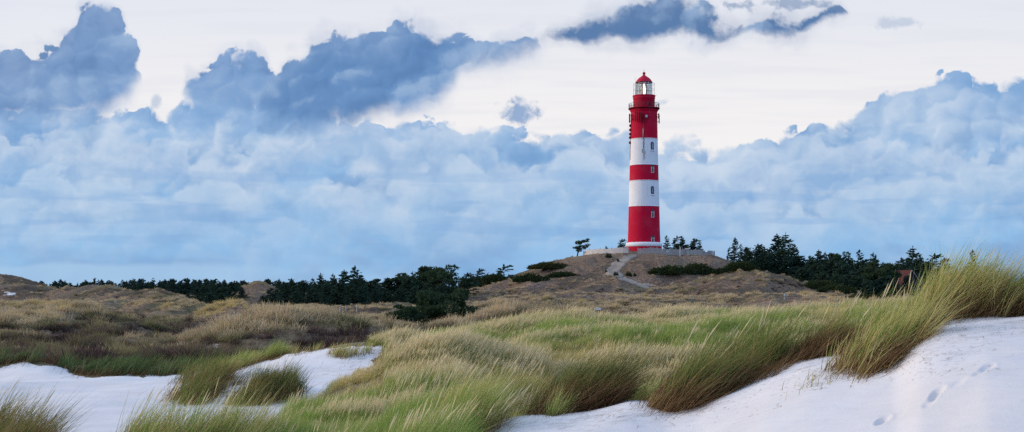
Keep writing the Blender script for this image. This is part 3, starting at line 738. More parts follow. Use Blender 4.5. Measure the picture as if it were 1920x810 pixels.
post(1141.8, 465.5, 291.5, 0, .24, 'tall pale post standing behind the board fence', 'posts round the lighthouse')
post(1154.5, 468.2, 291.5, 0, .30, 'short pale post behind the board fence, nearer the tower', 'posts round the lighthouse')
post(1275.5, 463.5, 285.5, 0, .26, 'tall grey post rising above the slatted fence right of the tower', 'posts round the lighthouse', M_GREYW)
post(1290.5, 471.5, 285.5, 0, .26, 'grey post at the slatted fence, right of the taller post', 'posts round the lighthouse', M_GREYW)
x, Y = (1288.0-CX)/F*289.5, 289.5
m = MB(); z = float(H(x, Y)); m.box((0, 0, 1.42), (.9, .06, .28)); o = m.build('notice_board', M_PALEPOST)
m = MB(); m.tube([(0, .05, -.2), (0, .05, 1.45)], .05, 6); m.build('support', M_GREYW, o); o.location = (x, Y, z); tag(o, 'small pale notice board just above the slatted fence', 'sign')
for px, pt, lb in ((637.5, 575.2, 'grey fence post before the dark spruces, leftmost of the three'), (648.5, 572.2, 'grey fence post before the dark spruces, middle of the three'), (669, 571.5, 'grey fence post before the dark spruces, rightmost of the three')):
    Y = 172; x = (px-CX)/F*Y; z = float(H(x, Y)); hh = max(1.0, zt(pt, Y)-z)
    m = MB(); m.lathe([(.075, -.4), (.07, hh-.05), (.04, hh)], 8); o = m.build('fence_post_pole', M_GREYW); o.name = 'wooden_post'; o.location = (x, Y, z); tag(o, lb, 'post', 'posts before the wood')
# white board lying in the heath, thin marker far right
hx, hy, hz = hit(1121, 583, 60, 240)
m = MB(); m.box((0, 0, .16), (hy*13/F, .5, .05), .05); m.box((0, .18, .06), (hy*11/F, .06, .16), .05); m.box((0, -.18, .06), (hy*11/F, .06, .16), .05)
o = m.build('white_board', M_WHITE); o.location = (hx, hy, hz+.12); tag(o, 'low white board lying half hidden in the brown heath', 'loose_board')
hx, hy, hz = hit(1471, 566, 60, 260)
m = MB(); m.tube([(0, 0, -.2), (0, 0, .95)], .06, 6); o = m.build('marker_post', M_GREYW)
m = MB(); m.tube([(0, 0, .6), (0, 0, .97)], .075, 6); m.build('blue_cap', simple('blue_cap_paint', (.30, .50, .60, 1)), o); o.location = (hx, hy, hz); tag(o, 'slim marker post with pale blue cap at the foot of the heath hill', 'post')

# ------------------------------------------------------------------ sandy path up the hill
def build_path():
    edge_l = [(1179,477),(1162,484),(1146,494),(1134,503),(1135,511),(1146,519),(1162,525),(1180,531),(1198,537),(1213,543)]
    edge_r = [(1198,477),(1190,484),(1178,493),(1168,502),(1166,507),(1171,512),(1184,517),(1200,522),(1220,527),(1242,533)]
    def dens(e):
        k = np.linspace(0, len(e)-1, 60); i = np.arange(len(e)); return np.interp(k, i, [q[0] for q in e]), np.interp(k, i, [q[1] for q in e])
    lx, ly = dens(edge_l); rx, ry = dens(edge_r)
    V = []
    A = [hit(p, q, 232, 330, 500, False) for p, q in zip(lx, ly)]; B = [hit(p, q, 232, 330, 500, False) for p, q in zip(rx, ry)]
    return np.array(A), np.array(B)
PA, PB = build_path()
def smooth_line(P):
    k = np.exp(-.5*(np.arange(-6, 7)/2.2)**2); k /= k.sum()
    return np.stack([np.convolve(np.pad(P[:, i], 6, mode='edge'), k, mode='valid') for i in (0, 1)], -1)
PA, PB = smooth_line(PA), smooth_line(PB)
nw = 9
f = np.linspace(0, 1, nw)[None, :, None]
XY = PA[:, None]*(1-f)+PB[:, None]*f
XY += (fbm(XY[..., 0:1]*.8, XY[..., 1:2]*.8, 2, 5)*.8)*np.array([1, 0])
Z = H(XY[..., 0], XY[..., 1])+.10; Z[:, [0, -1]] -= .35
V = np.concatenate([XY, Z[..., None]], -1).reshape(-1, 3)
i = np.arange(len(PA)-1)[:, None]*nw; j = np.arange(nw-1)[None]
Q = np.stack([i+j, i+j+1, i+nw+j+1, i+nw+j], -1).reshape(-1, 4)
path = link('path', mesh_np('path', V, Q, None, True))
m_, t_, o_ = new_mat('trodden_sand'); p_ = geo_pos(t_)
n1_, _ = noise(t_, p_, .5, 5, .6); n2_, _ = noise(t_, p_, 3, 4, .6)
c_ = mixc(t_, n1_.ss(.35, .65), (.33, .285, .245, 1), (.24, .205, .175, 1)); c_ = mixc(t_, n2_.ss(.55, .75)*.5, c_, (.16, .145, .11, 1))
principled(t_, o_, c_, .95, .05); path.data.materials.append(m_)
tag(path, 'sandy path winding up the hill to the lighthouse gate', None, None, 'structure')
PATH_POLY = np.vstack([PA, PB[::-1]])

# ------------------------------------------------------------------ houses among the trees on the right
def brick_mat(name, c1, c2, mortar):
    m, t, o = new_mat(name)
    tc = t.nodes.new('ShaderNodeTexCoord'); b = t.nodes.new('ShaderNodeTexBrick')
    sp = t.nodes.new('ShaderNodeSeparateXYZ'); t.links.new(tc.outputs['Object'], sp.inputs[0])
    x, y, z = (Nd(t, sp.outputs[i]) for i in range(3)); t.links.new(vec(t, x+y, z, 0).s, b.inputs[0])
    b.inputs['Color1'].default_value = c1; b.inputs['Color2'].default_value = c2; b.inputs['Mortar'].default_value = mortar; b.inputs['Scale'].default_value = 4
    principled(t, o, Nd(t, b.outputs[0]), .85, .2); return m
M_BRICK = brick_mat('red_brick', (.22, .05, .04, 1), (.16, .04, .035, 1), (.2, .16, .14, 1))
M_TILE = brick_mat('red_tile', (.085, .026, .024, 1), (.055, .020, .020, 1), (.12, .03, .025, 1))
M_BLACKW = simple('dark_cladding', (.030, .032, .042, 1), .7)
def house(px, Y, w, dpt, wall_h, roof_h, rz, wall_m, label, chim=True):
    x = (px-CX)/F*Y; z = float(H(x, Y))
    r = empty('brick_house' if wall_m is M_BRICK else 'timber_house', (x, Y, z), label, 'house', None, rz)
    m = MB(); a, b = w/2, dpt/2
    m.add([(-a,-b,-1),(a,-b,-1),(a,b,-1),(-a,b,-1),(-a,-b,wall_h),(a,-b,wall_h),(a,b,wall_h),(-a,b,wall_h),(0,-b,wall_h+roof_h),(0,b,wall_h+roof_h)],
          [(0,1,5,8,4),(1,2,6,5),(2,3,7,9,6),(3,0,4,7)]); m.build('wall', wall_m, r)
    m = MB(); k = roof_h/a
    for s in (-1, 1):
        e = .35; xo, zo = s*(a+e), wall_h-k*e
        v = [(0,-b-e,wall_h+roof_h+.02),(xo,-b-e,zo+.02),(xo,b+e,zo+.02),(0,b+e,wall_h+roof_h+.02)]
        v += [(p[0], p[1], p[2]+.18) for p in v]
        m.add(v, [(0,1,2,3),(7,6,5,4),(0,4,5,1),(1,5,6,2),(2,6,7,3)])
    rf = m.build('roof', M_TILE, r)
    for s in (-1, 1):
        m = MB(); m.tube([(0,-b-.4,wall_h+roof_h+.1),(s*(a+.38),-b-.4,wall_h-k*.38+.1)], .06, 4); m.build('verge_board', M_GREYW, rf)
    if chim:
        m = MB(); m.box((a*.25, b*.3, wall_h+roof_h+.3), (.7, .7, 1.6)); m.build('chimney', M_BRICK, rf)
    for s in (-1, 1):
        m = MB(); m.box((s*a*.45, -b-.012, wall_h*.55), (.9, .05, 1.1)); wn = m.build('window', M_FRAME, r)
        m = MB(); m.box((s*a*.45, -b-.04, wall_h*.55), (.74, .03, .94)); m.build('pane', M_PANE, wn)
    m = MB(); m.box((0, -b-.015, 1.0), (.95, .06, 2.05)); dr = m.build('door', M_GREYW, r)
    return r
hA = house(1684.5, 262, 5.0, 9, 2.3, 3.1, R(16), M_BLACKW, 'dark gabled house with red tiled roof at the right edge of the wood', False)
hB = house(1614, 276, 7.5, 11, 2.2, 3.0, R(70), M_BRICK, 'red brick house half hidden behind the pines right of the heath hill')
def place_roof(h, top_py):
    zs = zt(top_py, h.location.y); cur = h.location.z+(2.3+3.1 if h is hA else 2.2+3.0); h.location.z += zs-cur
place_roof(hA, 508.5); place_roof(hB, 517)
# ------------------------------------------------------------------ trees and bushes
def leaf_mat(name, c1, c2, trans=.2):
    m, t, o = new_mat(name); p = geo_pos(t)
    at = attr(t, 'tint'); s = t.nodes.new('ShaderNodeSeparateColor'); t.links.new(at.outputs[0], s.inputs[0])
    n, _ = noise(t, p, .6, 3, .5)
    oi = t.nodes.new('ShaderNodeObjectInfo')
    c = mixc(t, (Nd(t, s.outputs[0])*.6+n*.6-.1), c1, c2)
    c = mixc(t, Nd(t, oi.outputs['Random'])*.45, c, (c1[0]*1.3, c1[1]*1.05, c1[2]*.9, 1))
    d = t.nodes.new('ShaderNodeBsdfDiffuse'); tr = t.nodes.new('ShaderNodeBsdfTranslucent'); mx = t.nodes.new('ShaderNodeMixShader'); mx.inputs[0].default_value = trans
    for q in (d, tr): t.links.new(c.s, q.inputs[0])
    t.links.new(d.outputs[0], mx.inputs[1]); t.links.new(tr.outputs[0], mx.inputs[2]); t.links.new(mx.outputs[0], o.inputs[0]); return m
M_SPRUCE = leaf_mat('spruce_needles', (.022, .048, .036, 1), (.055, .090, .060, 1))
M_PINE = leaf_mat('pine_needles', (.025, .048, .028, 1), (.065, .10, .05, 1))
M_BUSH = leaf_mat('bush_leaves', (.024, .040, .018, 1), (.060, .080, .032, 1))
M_OLIVE = leaf_mat('olive_leaves', (.040, .050, .020, 1), (.085, .090, .036, 1))
M_BARK = simple('bark', (.075, .06, .05, 1), .9, .1, .25, 6)

def sprays(rng, C, D, size, flat=.5):
    """leaf-clump quads at points C, long axis near D"""
    n = len(C); D = D/np.linalg.norm(D, axis=1, keepdims=True).clip(1e-6)
    U = rng.normal(size=(n, 3)); U[:, 2] *= flat; S_ = np.cross(D, U); S_ /= np.linalg.norm(S_, axis=1, keepdims=True).clip(1e-6)
    L = size*rng.uniform(.7, 1.4, (n, 1)); Wd = L*rng.uniform(.22, .42, (n, 1))
    V = np.stack([C-D*L*.4, C+S_*Wd, C+D*L*.75, C-S_*Wd], 1).reshape(-1, 3)
    Q = np.arange(4*n).reshape(-1, 4); A = np.zeros((4*n, 4), np.float32); A[:, 0] = np.repeat(rng.random(n), 4); A[:, 3] = 1
    return V, Q, A
def spruce(seed, h=8.0, rad_=2.0, lean=.0, wind=.35, sparse=0.0, bare=.06, tip=.75, k=1.0):
    rng = np.random.default_rng(seed); Cs, Ds = [], []; tb = MB()
    ax = lambda f: np.array([lean*h*f*f, 0, h*f])
    tb.tube([ax(f) for f in (0, .25, .5, .75, 1)], (.16, .13, .09, .05, .012), 6)
    f = bare
    while f < .985:
        nb = rng.integers(4, 7); Rf = rad_*((1-f)**tip)*(.75+.25*min(1, (f+.12)*4))
        for b in range(nb):
            if rng.random() < sparse: continue
            az = rng.uniform(0, 2*math.pi); L = Rf*rng.uniform(.6, 1.2)*(1+wind*math.cos(az))+.14
            up = rng.uniform(-.12, .30)+.35*f
            d = np.array([math.cos(az), math.sin(az), up]); d /= np.linalg.norm(d)
            n = max(3, int(L*16*k)); s = rng.uniform(.12, 1, n)**.8
            P = ax(f)+np.outer(s*L, d); P[:, 2] += -.10*L*s+.16*L*s*s; P += rng.normal(size=(n, 3))*(.05+.10*L*(1-s[:, None]*.6))*np.array([1, 1, .45])
            Cs.append(P); Ds.append(d+rng.normal(size=(n, 3))*.45)
            if L > .8 and rng.random() < .5: tb.tube([ax(f), ax(f)+d*L*.7], (.035, .012), 4)
        f += rng.uniform(.028, .05)*(8/h)**.3
    top = np.array([ax(1)+np.array([0, 0, q]) for q in np.linspace(-.5, .15, 7)]); Cs.append(top); Ds.append(np.tile([.05, 0, 1.], (7, 1)))
    V, Q, A = sprays(rng, np.vstack(Cs), np.vstack(Ds), .30)
    return tb, (V, Q, A), h
def pine(seed, h=6.0, spread=2.6, lean=.25, pads=16, multi=2, low=.35, flat=.5, dens=150):
    rng = np.random.default_rng(seed); tb = MB(); Cs, Ds = [], []
    for s in range(multi):
        az = rng.uniform(0, 6.28); a0 = np.array([.12*math.cos(az), .12*math.sin(az), 0]); ln = lean*h*rng.uniform(.5, 1.2)
        pt = lambda f: a0+np.array([ln*f**1.4+.12*math.sin(5*f+s), .25*s*f+.1*math.sin(4*f), h*.92*f])
        tb.tube([pt(f) for f in np.linspace(0, 1, 7)], np.linspace(.17, .04, 7), 6)
        for p_ in range(pads//multi):
            f = rng.uniform(low, 1.0); az = rng.uniform(0, 6.28); L = spread*rng.uniform(.25, 1)*(1.15-.55*f)
            base = pt(f); c = base+np.array([L*math.cos(az)+.25*L, L*math.sin(az), L*rng.uniform(.05, .35)])
            tb.tube([base, (base+c)/2+[0, 0, -.06], c], (.06, .04, .018), 5)
            n = int(dens*rng.uniform(.6, 1.3)); rr = rng.uniform(.5, 1.0)*spread*.36
            q = rng.normal(size=(n, 3)); q /= np.linalg.norm(q, axis=1, keepdims=True); q *= rng.uniform(.35, 1, (n, 1))**.6
            Cs.append(c+q*np.array([rr, rr, rr*flat])); Ds.append(q+np.array([.25, 0, .6])+rng.normal(size=(n, 3))*.5)
    V, Q, A = sprays(rng, np.vstack(Cs), np.vstack(Ds), .26, .8)
    return tb, (V, Q, A), h
def bush(seed, w=4.0, d=2.5, h=1.5, lobes=9, dens=520, leaf=.22):
    rng = np.random.default_rng(seed); tb = MB(); Cs, Ds = [], []
    for l in range(lobes):
        u = rng.uniform(-1, 1); v = rng.uniform(-1, 1)*math.sqrt(1-u*u)
        rh = h*(1-.55*(u*u+.4*v*v))*rng.uniform(.75, 1.08); rw = min(w, d)*rng.uniform(.24, .42)
        cx, cy = u*w*.5*.8, v*d*.5*.7
        n = int(dens*rng.uniform(.8, 1.2)); q = rng.normal(size=(n, 3)); q[:, 2] = np.abs(q[:, 2])*.9; q /= np.linalg.norm(q, axis=1, keepdims=True)
        q *= (rng.uniform(.3, 1, (n, 1))**.45)*(1+.16*np.sin(9*q[:, :1]+l)*np.cos(7*q[:, 1:2]))
        Cs.append(np.array([cx, cy, 0])+q*np.array([rw, rw, rh])); Ds.append(q+rng.normal(size=(n, 3))*.5+np.array([.15, 0, .35]))
        tb.tube([(cx*.3, cy*.3, -.1), (cx*.7, cy*.7, rh*.35), (cx, cy, rh*.75)], (.05, .035, .012), 5)
    V, Q, A = sprays(rng, np.vstack(Cs), np.vstack(Ds), leaf, 1.0)
    return tb, (V, Q, A), h
def variant(parts, leafm):
    tb, (V, Q, A), h = parts
    tm = bpy.data.meshes.new('trunk'); tm.from_pydata(tb.v, [], tb.f); tm.materials.append(M_BARK); tm.polygons.foreach_set('use_smooth', [True]*len(tb.f))
    return dict(trunk=tm, crown=mesh_np('crown', V, Q, None, False, {'tint': A}, (leafm,)), h=h, top=float(V[:, 2].max()))
SPR = [variant(spruce(s, h, r, l, w, sp, .05, tp), M_SPRUCE) for s, h, r, l, w, sp, tp in
       ((1, 8, 2.1, .02, .3, .05, .8), (2, 8, 1.7, .04, .4, .1, .75), (3, 7, 2.3, .03, .35, .0, .9), (4, 8, 1.4, .05, .5, .15, .7), (5, 6.5, 1.9, .02, .3, .1, .65), (6, 7.5, 2.2, .06, .45, .05, .6))]
WISP = [variant(spruce(s, 5, 1.15, .12, .9, .45, .12, .5, .7), M_SPRUCE) for s in (21, 22, 23)]
DENSE = [variant(spruce(s, 6.5, 2.7, .03, .3, 0, .02, .55, 1.25), M_SPRUCE) for s in (31, 32, 33)]
PIN = [variant(pine(s, 6, 2.6, l, pd, 2, lw, fl, 150), M_PINE) for s, l, pd, lw, fl in ((41, .1, 26, .3, .6), (42, .2, 22, .35, .5), (43, .05, 28, .25, .7))]
LONE = variant(pine(47, 5.2, 2.3, .30, 18, 3, .38, .45, 110), M_PINE)
FLATP = variant(pine(52, 3.6, 3.4, .22, 34, 3, .22, .42, 190), M_PINE)
BSH = [variant(bush(s, 5, 3, 1.6, 12), M_BUSH) for s in (61, 62)]+[variant(bush(63, 5, 3, 1.6, 12), M_OLIVE)]
SHR = [variant(bush(s, 1.2, 1.0, 1.1, 5, 160, .16), M_BUSH) for s in (71, 72)]
def tree(name, var, px, top, Y, label, cat='tree', group=None, wid=1.0, rz=None, base=None, stem='trunk', leaf='crown', tallest=14.0):
    """plant a copy of a grown tree: bearing px, its tip on sight-line top, at distance Y; or base = (x, y)"""
    x, y = ((px-CX)/F*Y, Y) if base is None else base
    z = float(H(x, y))-.12; s = (zt(top, y)-z)/var['top']; s = max(.25, min(s, tallest/var['top']))
    r = empty(name, (x, y, z), label, cat, group, random.uniform(-.5, .5) if rz is None else rz)
    r.scale = (s*wid, s*wid, s)
    a = link(stem, var['trunk'], r); b = link(leaf, var['crown'], r)
    return r
random.seed(11)
G_R = 'conifers of the wood right of the lighthouse'
for px, top, Y, v, w, lb in [
    (1364,462,300,WISP[0],1,'thin leaning spruce at the right end of the slatted fence'),
    (1376,443,292,SPR[1],.95,'pointed spruce first in the wood right of the lighthouse'),
    (1387,456,297,SPR[3],.9,'narrow spruce just right of the pointed spruce behind the hilltop fence'),
    (1398,462,289,DENSE[0],.8,None),
    (1411,456,296,WISP[1],1.3,'thin spruce with ragged top left of the tallest pair'),
    (1424,461,291,DENSE[1],.8,None),
    (1438,466,287,DENSE[2],.8,None),
    (1451,437,295,SPR[5],1.0,'tall blunt spruce, left one of the tallest pair in the wood'),
    (1471,434,288,SPR[0],1.15,'tallest pointed spruce, right one of the pair above the heath hill'),
    (1487,455,292,SPR[2],.9,None),
    (1509,478,280,WISP[2],1.2,'small thin spruce in the dip right of the tallest pair'),
    (1521,485,272,DENSE[0],.85,None),
    (1531,467,282,SPR[5],.9,'broad spruce with several tips in the middle of the right wood'),
    (1545,470,290,SPR[1],.8,None),
    (1552,482,268,DENSE[1],.85,None),
    (1563,470,280,PIN[0],.7,'round topped tree between spruces in the right wood'),
    (1577,494,264,DENSE[2],.9,None),
    (1591,477,278,SPR[4],.9,'short dense spruce left of the slim one in the right wood'),
    (1607,466,290,SPR[3],1.1,'slim open spruce rising alone from the right wood'),
    (1620,484,279,DENSE[1],.75,None),
    (1634,471,270,SPR[2],1.0,'spruce with wide upswept branches over the dark round pine'),
    (1653,489,254,PIN[2],.95,'dark round pine beside the gabled house'),
    (1637,497,252,PIN[0],.85,None),
    (1677,482,285,WISP[0],1.5,'thin open spruce right behind the gabled house'),
    (1692,483,290,SPR[4],.7,None),
    (1709,459,278,SPR[0],1.15,'large pointed spruce behind the grassy dune crest'),
    (1724,476,284,SPR[2],.8,None),
    (1738,474,280,WISP[1],1.5,'ragged spruce half sunk behind the dune crest grass'),
    (1762,482,290,WISP[2],1.2,'spruce tip peeping over the right hand dune grass'),
    (1820,466,275,SPR[3],.9,'lone spruce tip highest above the dune grass far right'),
    (1500,500,262,DENSE[0],.9,None),(1541,507,255,DENSE[1],.8,None),(1566,512,252,DENSE[0],.8,None),(1592,508,252,DENSE[2],.8,None),(1669,500,262,DENSE[1],.6,None),(1700,500,262,DENSE[0],.8,None),(1720,495,268,DENSE[2],.8,None),(1603,513,248,DENSE[1],.8,None),(1622,522,246,DENSE[0],.7,None),(1645,517,247,DENSE[2],.8,None),(1664,515,248,DENSE[0],.7,None),(1530,512,258,DENSE[2],.9,None),(1515,505,262,DENSE[1],.9,None),(1580,515,250,DENSE[1],.9,None),(1497,478,286,DENSE[1],.9,None),(1540,485,282,DENSE[2],.9,None),(1556,490,274,DENSE[0],.9,None),(1576,486,276,DENSE[1],.9,None),(1600,490,272,DENSE[2],.9,None),(1618,495,262,DENSE[0],.9,None),(1402,470,284,DENSE[1],.8,None),(1431,470,284,DENSE[2],.8,None),(1461,465,284,DENSE[0],.9,None),(1525,492,270,DENSE[1],.9,None),(1697,488,268,DENSE[2],.8,None),(1715,484,272,DENSE[1],.8,None),(1734,488,270,DENSE[0],.7,None),(1699,514,250,DENSE[1],.55,None),(1668,521,249,DENSE[2],.5,None)]:
    w *= 1.5 if v in DENSE else 1.2
    tree('pine_tree' if v in PIN else 'spruce_tree', v, px, top, Y, lb or 'dark low conifer filling the wood right of the lighthouse', 'tree', G_R, w)
G_L = 'spruces behind the lighthouse fence'
for px, top, v, w, lb in [(1136,461,SPR[4],.9,'small bushy spruce behind the board fence, left of the tall post'),(1147,464,SPR[2],.7,'lowest spruce behind the board fence, right of the tall post'),(1158,447,WISP[1],1.35,'ragged spruce behind the board fence next to the tower'),(1165,457,SPR[4],.9,'bushy spruce touching the left side of the tower'),
    (1247,440,SPR[3],1.0,'slim spruce against the right side of the tower'),(1261,441,WISP[0],1.3,'thin spruce second from the right side of the tower'),(1277,442,SPR[2],1.0,'broad dark spruce in the middle of the row right of the tower'),(1293,446,WISP[2],1.4,'open spruce right of the broad one in the tower row'),(1299,455,SPR[4],.9,'low spruce in the gap near the end of the tower row'),(1310,449,SPR[3],.85,'last slim spruce of the row right of the tower'),(1268,456,DENSE[0],.7,'low dense spruce between the thin and the broad spruce right of the tower'),(1286,458,DENSE[1],.7,'low dense spruce right beside the broad one behind the slatted fence')]:
    tree('spruce_tree', v, px, top, 324, lb, 'tree', G_L, w*1.3)
tree('pine_tree', LONE, 1081, 446, 297, 'windswept pine with open crown standing alone left of the board fence', 'tree', None, 1.05, 0.0)
G_C = 'conifers of the long wood left of the lighthouse hill'
for px, top, Y, v, w, lb in [
    (845,525,236,WISP[0],1.2,None),(865,510,232,WISP[1],1.7,'thin windblown spruce left of the hillside bushes'),(892,502,250,WISP[2],1.4,'slim spruce tip over the hillside bushes'),(931,494,262,WISP[0],1.5,'bent thin spruce above the right end of the hillside bushes'),
    (806,494,228,PIN[0],1.05,'tallest round crowned pine of the left wood'),(822,505,222,PIN[2],.9,'dark pine on the right shoulder of the tallest pine'),(784,499,232,SPR[5],.9,'pointed spruce left of the tallest pine'),(772,507,238,SPR[2],.8,None),
    (745,510,226,PIN[1],1.0,'flat crowned pine in the middle of the left wood'),(762,518,218,DENSE[1],.9,None),(724,519,226,DENSE[0],.85,None),(704,521,236,DENSE[2],.8,None),(690,525,224,DENSE[1],.8,None),
    (659,497,222,SPR[3],1.5,'slender spire spruce tallest of the left wood'),(640,505,218,SPR[5],1.1,'broad dense spruce left of the spire'),(676,513,218,SPR[0],1.0,None),(622,511,228,SPR[2],.9,'spruce between the twin tips and the broad spruce'),
    (598,511,222,SPR[1],1.2,'full spruce with blunt top near the left end of the wood'),(584,519,226,SPR[2],.9,None),(566,524,214,DENSE[0],.9,None),(545,521,222,SPR[4],1.2,'narrow tipped spruce at the left edge of the wood, right of the outermost'),(520,521,216,SPR[1],1.1,'outermost spruce at the left edge of the wood'),(533,528,212,DENSE[1],.8,None),(506,539,208,DENSE[2],.8,None),(492,553,204,DENSE[0],.8,None),
    (610,530,208,DENSE[1],.9,None),(635,528,205,DENSE[0],1.0,None),(655,532,204,DENSE[2],.9,None),(582,540,205,DENSE[2],.9,None),(552,545,204,DENSE[0],.8,None),(676,538,206,DENSE[1],.8,None),(700,541,212,DENSE[0],.8,None),(722,540,212,DENSE[2],.8,None),(748,538,212,DENSE[1],.8,None),(775,536,210,DENSE[0],.8,None),(800,530,208,DENSE[2],.8,None),(825,533,214,DENSE[1],.8,None),(524,556,200,DENSE[1],.7,None),(605,552,200,DENSE[0],.7,None),(650,552,199,DENSE[1],.7,None)]:
    w *= 1.55 if v in DENSE else 1.25
    tree('pine_tree' if v in PIN else 'spruce_tree', v, px, top, Y, lb or 'dark conifer filling the long wood left of the lighthouse hill', 'tree', G_C, w)
G_W = 'spruces of the small wood at the far left'
for px, top, Y, v, w, lb in [(368,538,250,DENSE[0],.9,None),(382,533,245,DENSE[1],.9,None),(397,527,252,SPR[4],1.0,'first clear tip of the small left wood'),(408,531,240,DENSE[2],.9,None),(419,522,250,SPR[2],1.0,'tallest spruce of the small left wood'),(432,527,244,DENSE[0],.9,None),(443,526,250,SPR[4],.9,'spruce at the right end of the small left wood'),(452,537,240,DENSE[1],.8,None),(372,550,225,DENSE[2],.8,None),(392,548,222,DENSE[0],.9,None),(414,547,220,DENSE[1],.9,None),(436,549,222,DENSE[2],.9,None),(455,556,224,DENSE[0],.7,None),(352,548,262,DENSE[1],.8,None)]:
    w *= 1.4 if v in DENSE else 1.2
    tree('spruce_tree', v, px, top, Y, lb or 'dark spruce in the small wood at the far left', 'tree', G_W, w)
tree('pine_tree', FLATP, 815, 537, 118, 'low spreading pine standing by itself before the long wood', 'tree', None, .88, 0.0)
tree('pine_tree', FLATP, 768, 569, 115, 'squat dark pine clump at the left foot of the spreading pine', 'tree', None, 1.0, 2.0)
def shrub(name, var, px, py, wpx, top, label, group=None, Y0=60, Y1=420, rz=0.0):
    x, y, z = hit(px, py, Y0, Y1); s = wpx/F*y/5.0 if var in BSH else wpx/F*y/1.2
    r = empty(name, (x, y, z-.15), label, 'bush', group, rz)
    zs = max(.3, (zt(top, y)-z+.15)/var['top']); r.scale = (s, s*.8, zs)
    link('stems', var['trunk'], r); link('foliage', var['crown'], r); return r
G_B = 'dark bushes on the lighthouse hill'
for px, py, w, top, v, lb in [(1030,503,78,488,BSH[2],'broad dark bush on the left skyline of the lighthouse hill'),(997,527,66,509,BSH[0],'rounded dark bush low on the left flank of the hill'),(1052,519,72,507,BSH[1],'long low bush right of the rounded one on the left flank'),
    (1262,513,86,494,BSH[0],'big black-green bush below the slatted fence, left half'),(1305,512,72,490,BSH[1],'big black-green bush below the slatted fence, right half'),(1385,506,72,487,BSH[1],'bush under the first spruces right of the fence'),(1352,511,30,500,BSH[0],'small bush between the big bushes and the right wood')]:
    shrub('bush', v, px, py, w, top, lb, G_B)
for px, py, w, top, v, lb in [(1179,517,11,507,SHR[0],'small round shrub right of the path bend'),(1190,517,8,510,SHR[1],'tiny shrub right of the round one by the path'),(1155,517,9,507,SHR[0],'small shrub in the fork of the path'),(1136,511,6,504,SHR[1],'tiny shrub on the left verge of the path'),(1158,490,7,484,SHR[1],'small dark shrub on the slope below the board fence'),(1141.5,483,11,472,SHR[0],'dark round shrub in front of the board fence')]:
    shrub('shrub', v, px, py, w, top, lb, 'small shrubs by the lighthouse path', 236)
for px, py, w, top, v, lb in [(893,533,62,514,BSH[0],'dark bush mass on the slope at the right end of the long wood, left part'),(925,531,72,510,BSH[1],'dark bush mass on the slope at the right end of the long wood, right part'),
    (1490,517,70,502,BSH[2],'olive bush at the foot of the tallest spruces'),(1535,540,80,522,BSH[1],'long dark bush behind the heath hill, left of the houses'),(1570,548,70,530,BSH[0],'dark bush at the right foot of the heath hill'),(1616,563,74,547,BSH[2],'low olive bush before the brick house'),(1660,560,50,543,BSH[1],'low dark bush before the gabled house'),(1440,500,80,484,BSH[2],'olive bush below the ragged spruce of the right wood')]:
    shrub('bush', v, px, py, w, top, lb, 'bushes at the edges of the woods', 150)
shrub('shrub', SHR[0], 925, 581, 17, 571, 'small dark shrub alone on the heath right of the spreading pine', None, 60)
shrub('bush', BSH[2], 300, 592, 0.1, 590, 'x', None) if False else None

# far-off wood along the horizon: one mass
def far_wood():
    rng = np.random.default_rng(5); Vs, Qs, As = [], [], []; nv = 0
    src = []
    for v in (SPR[4], SPR[2], DENSE[1]):
        me = v['crown']; co = np.zeros(len(me.vertices)*3, np.float32); me.vertices.foreach_get('co', co); co = co.reshape(-1, 4, 3)
        src.append(co)
    for k in range(900):
        px = rng.uniform(-700, 640) if k < 620 else rng.uniform(640, 2700); Y = rng.uniform(760, 1400) if k < 620 else rng.uniform(600, 1100)
        if k < 620 and px < 60: continue
        x = (px-CX)/F*Y; z = float(H(x, Y, False)); s = rng.uniform(.75, 1.25)*10.0/8
        co = src[rng.integers(3)]; co = co[rng.random(len(co)) < .16]; a = rng.uniform(0, 6.28); c, sn = math.cos(a), math.sin(a)
        q = co.reshape(-1, 3); ctr = np.repeat(co.mean(1), 4, 0); q = ctr+(q-ctr)*2.3
        P = np.stack([(q[:, 0]*c-q[:, 1]*sn)*s*1.15+x, (q[:, 0]*sn+q[:, 1]*c)*s+Y, q[:, 2]*s+z], -1)
        Vs.append(P); Qs.append(np.arange(len(P)).reshape(-1, 4)+nv); nv += len(P)
        A = np.zeros((len(P), 4)); A[:, 0] = rng.random(); A[:, 3] = 1; As.append(A)
    return mesh_np('distant_wood', np.vstack(Vs), np.vstack(Qs), None, False, {'tint': np.vstack(As)}, (leaf_mat('distant_needles', (.022, .042, .036, 1), (.04, .065, .05, 1)),))
fw = link('distant_wood', far_wood()); tag(fw, 'dark band of distant conifer wood along the left horizon', None, None, 'stuff')
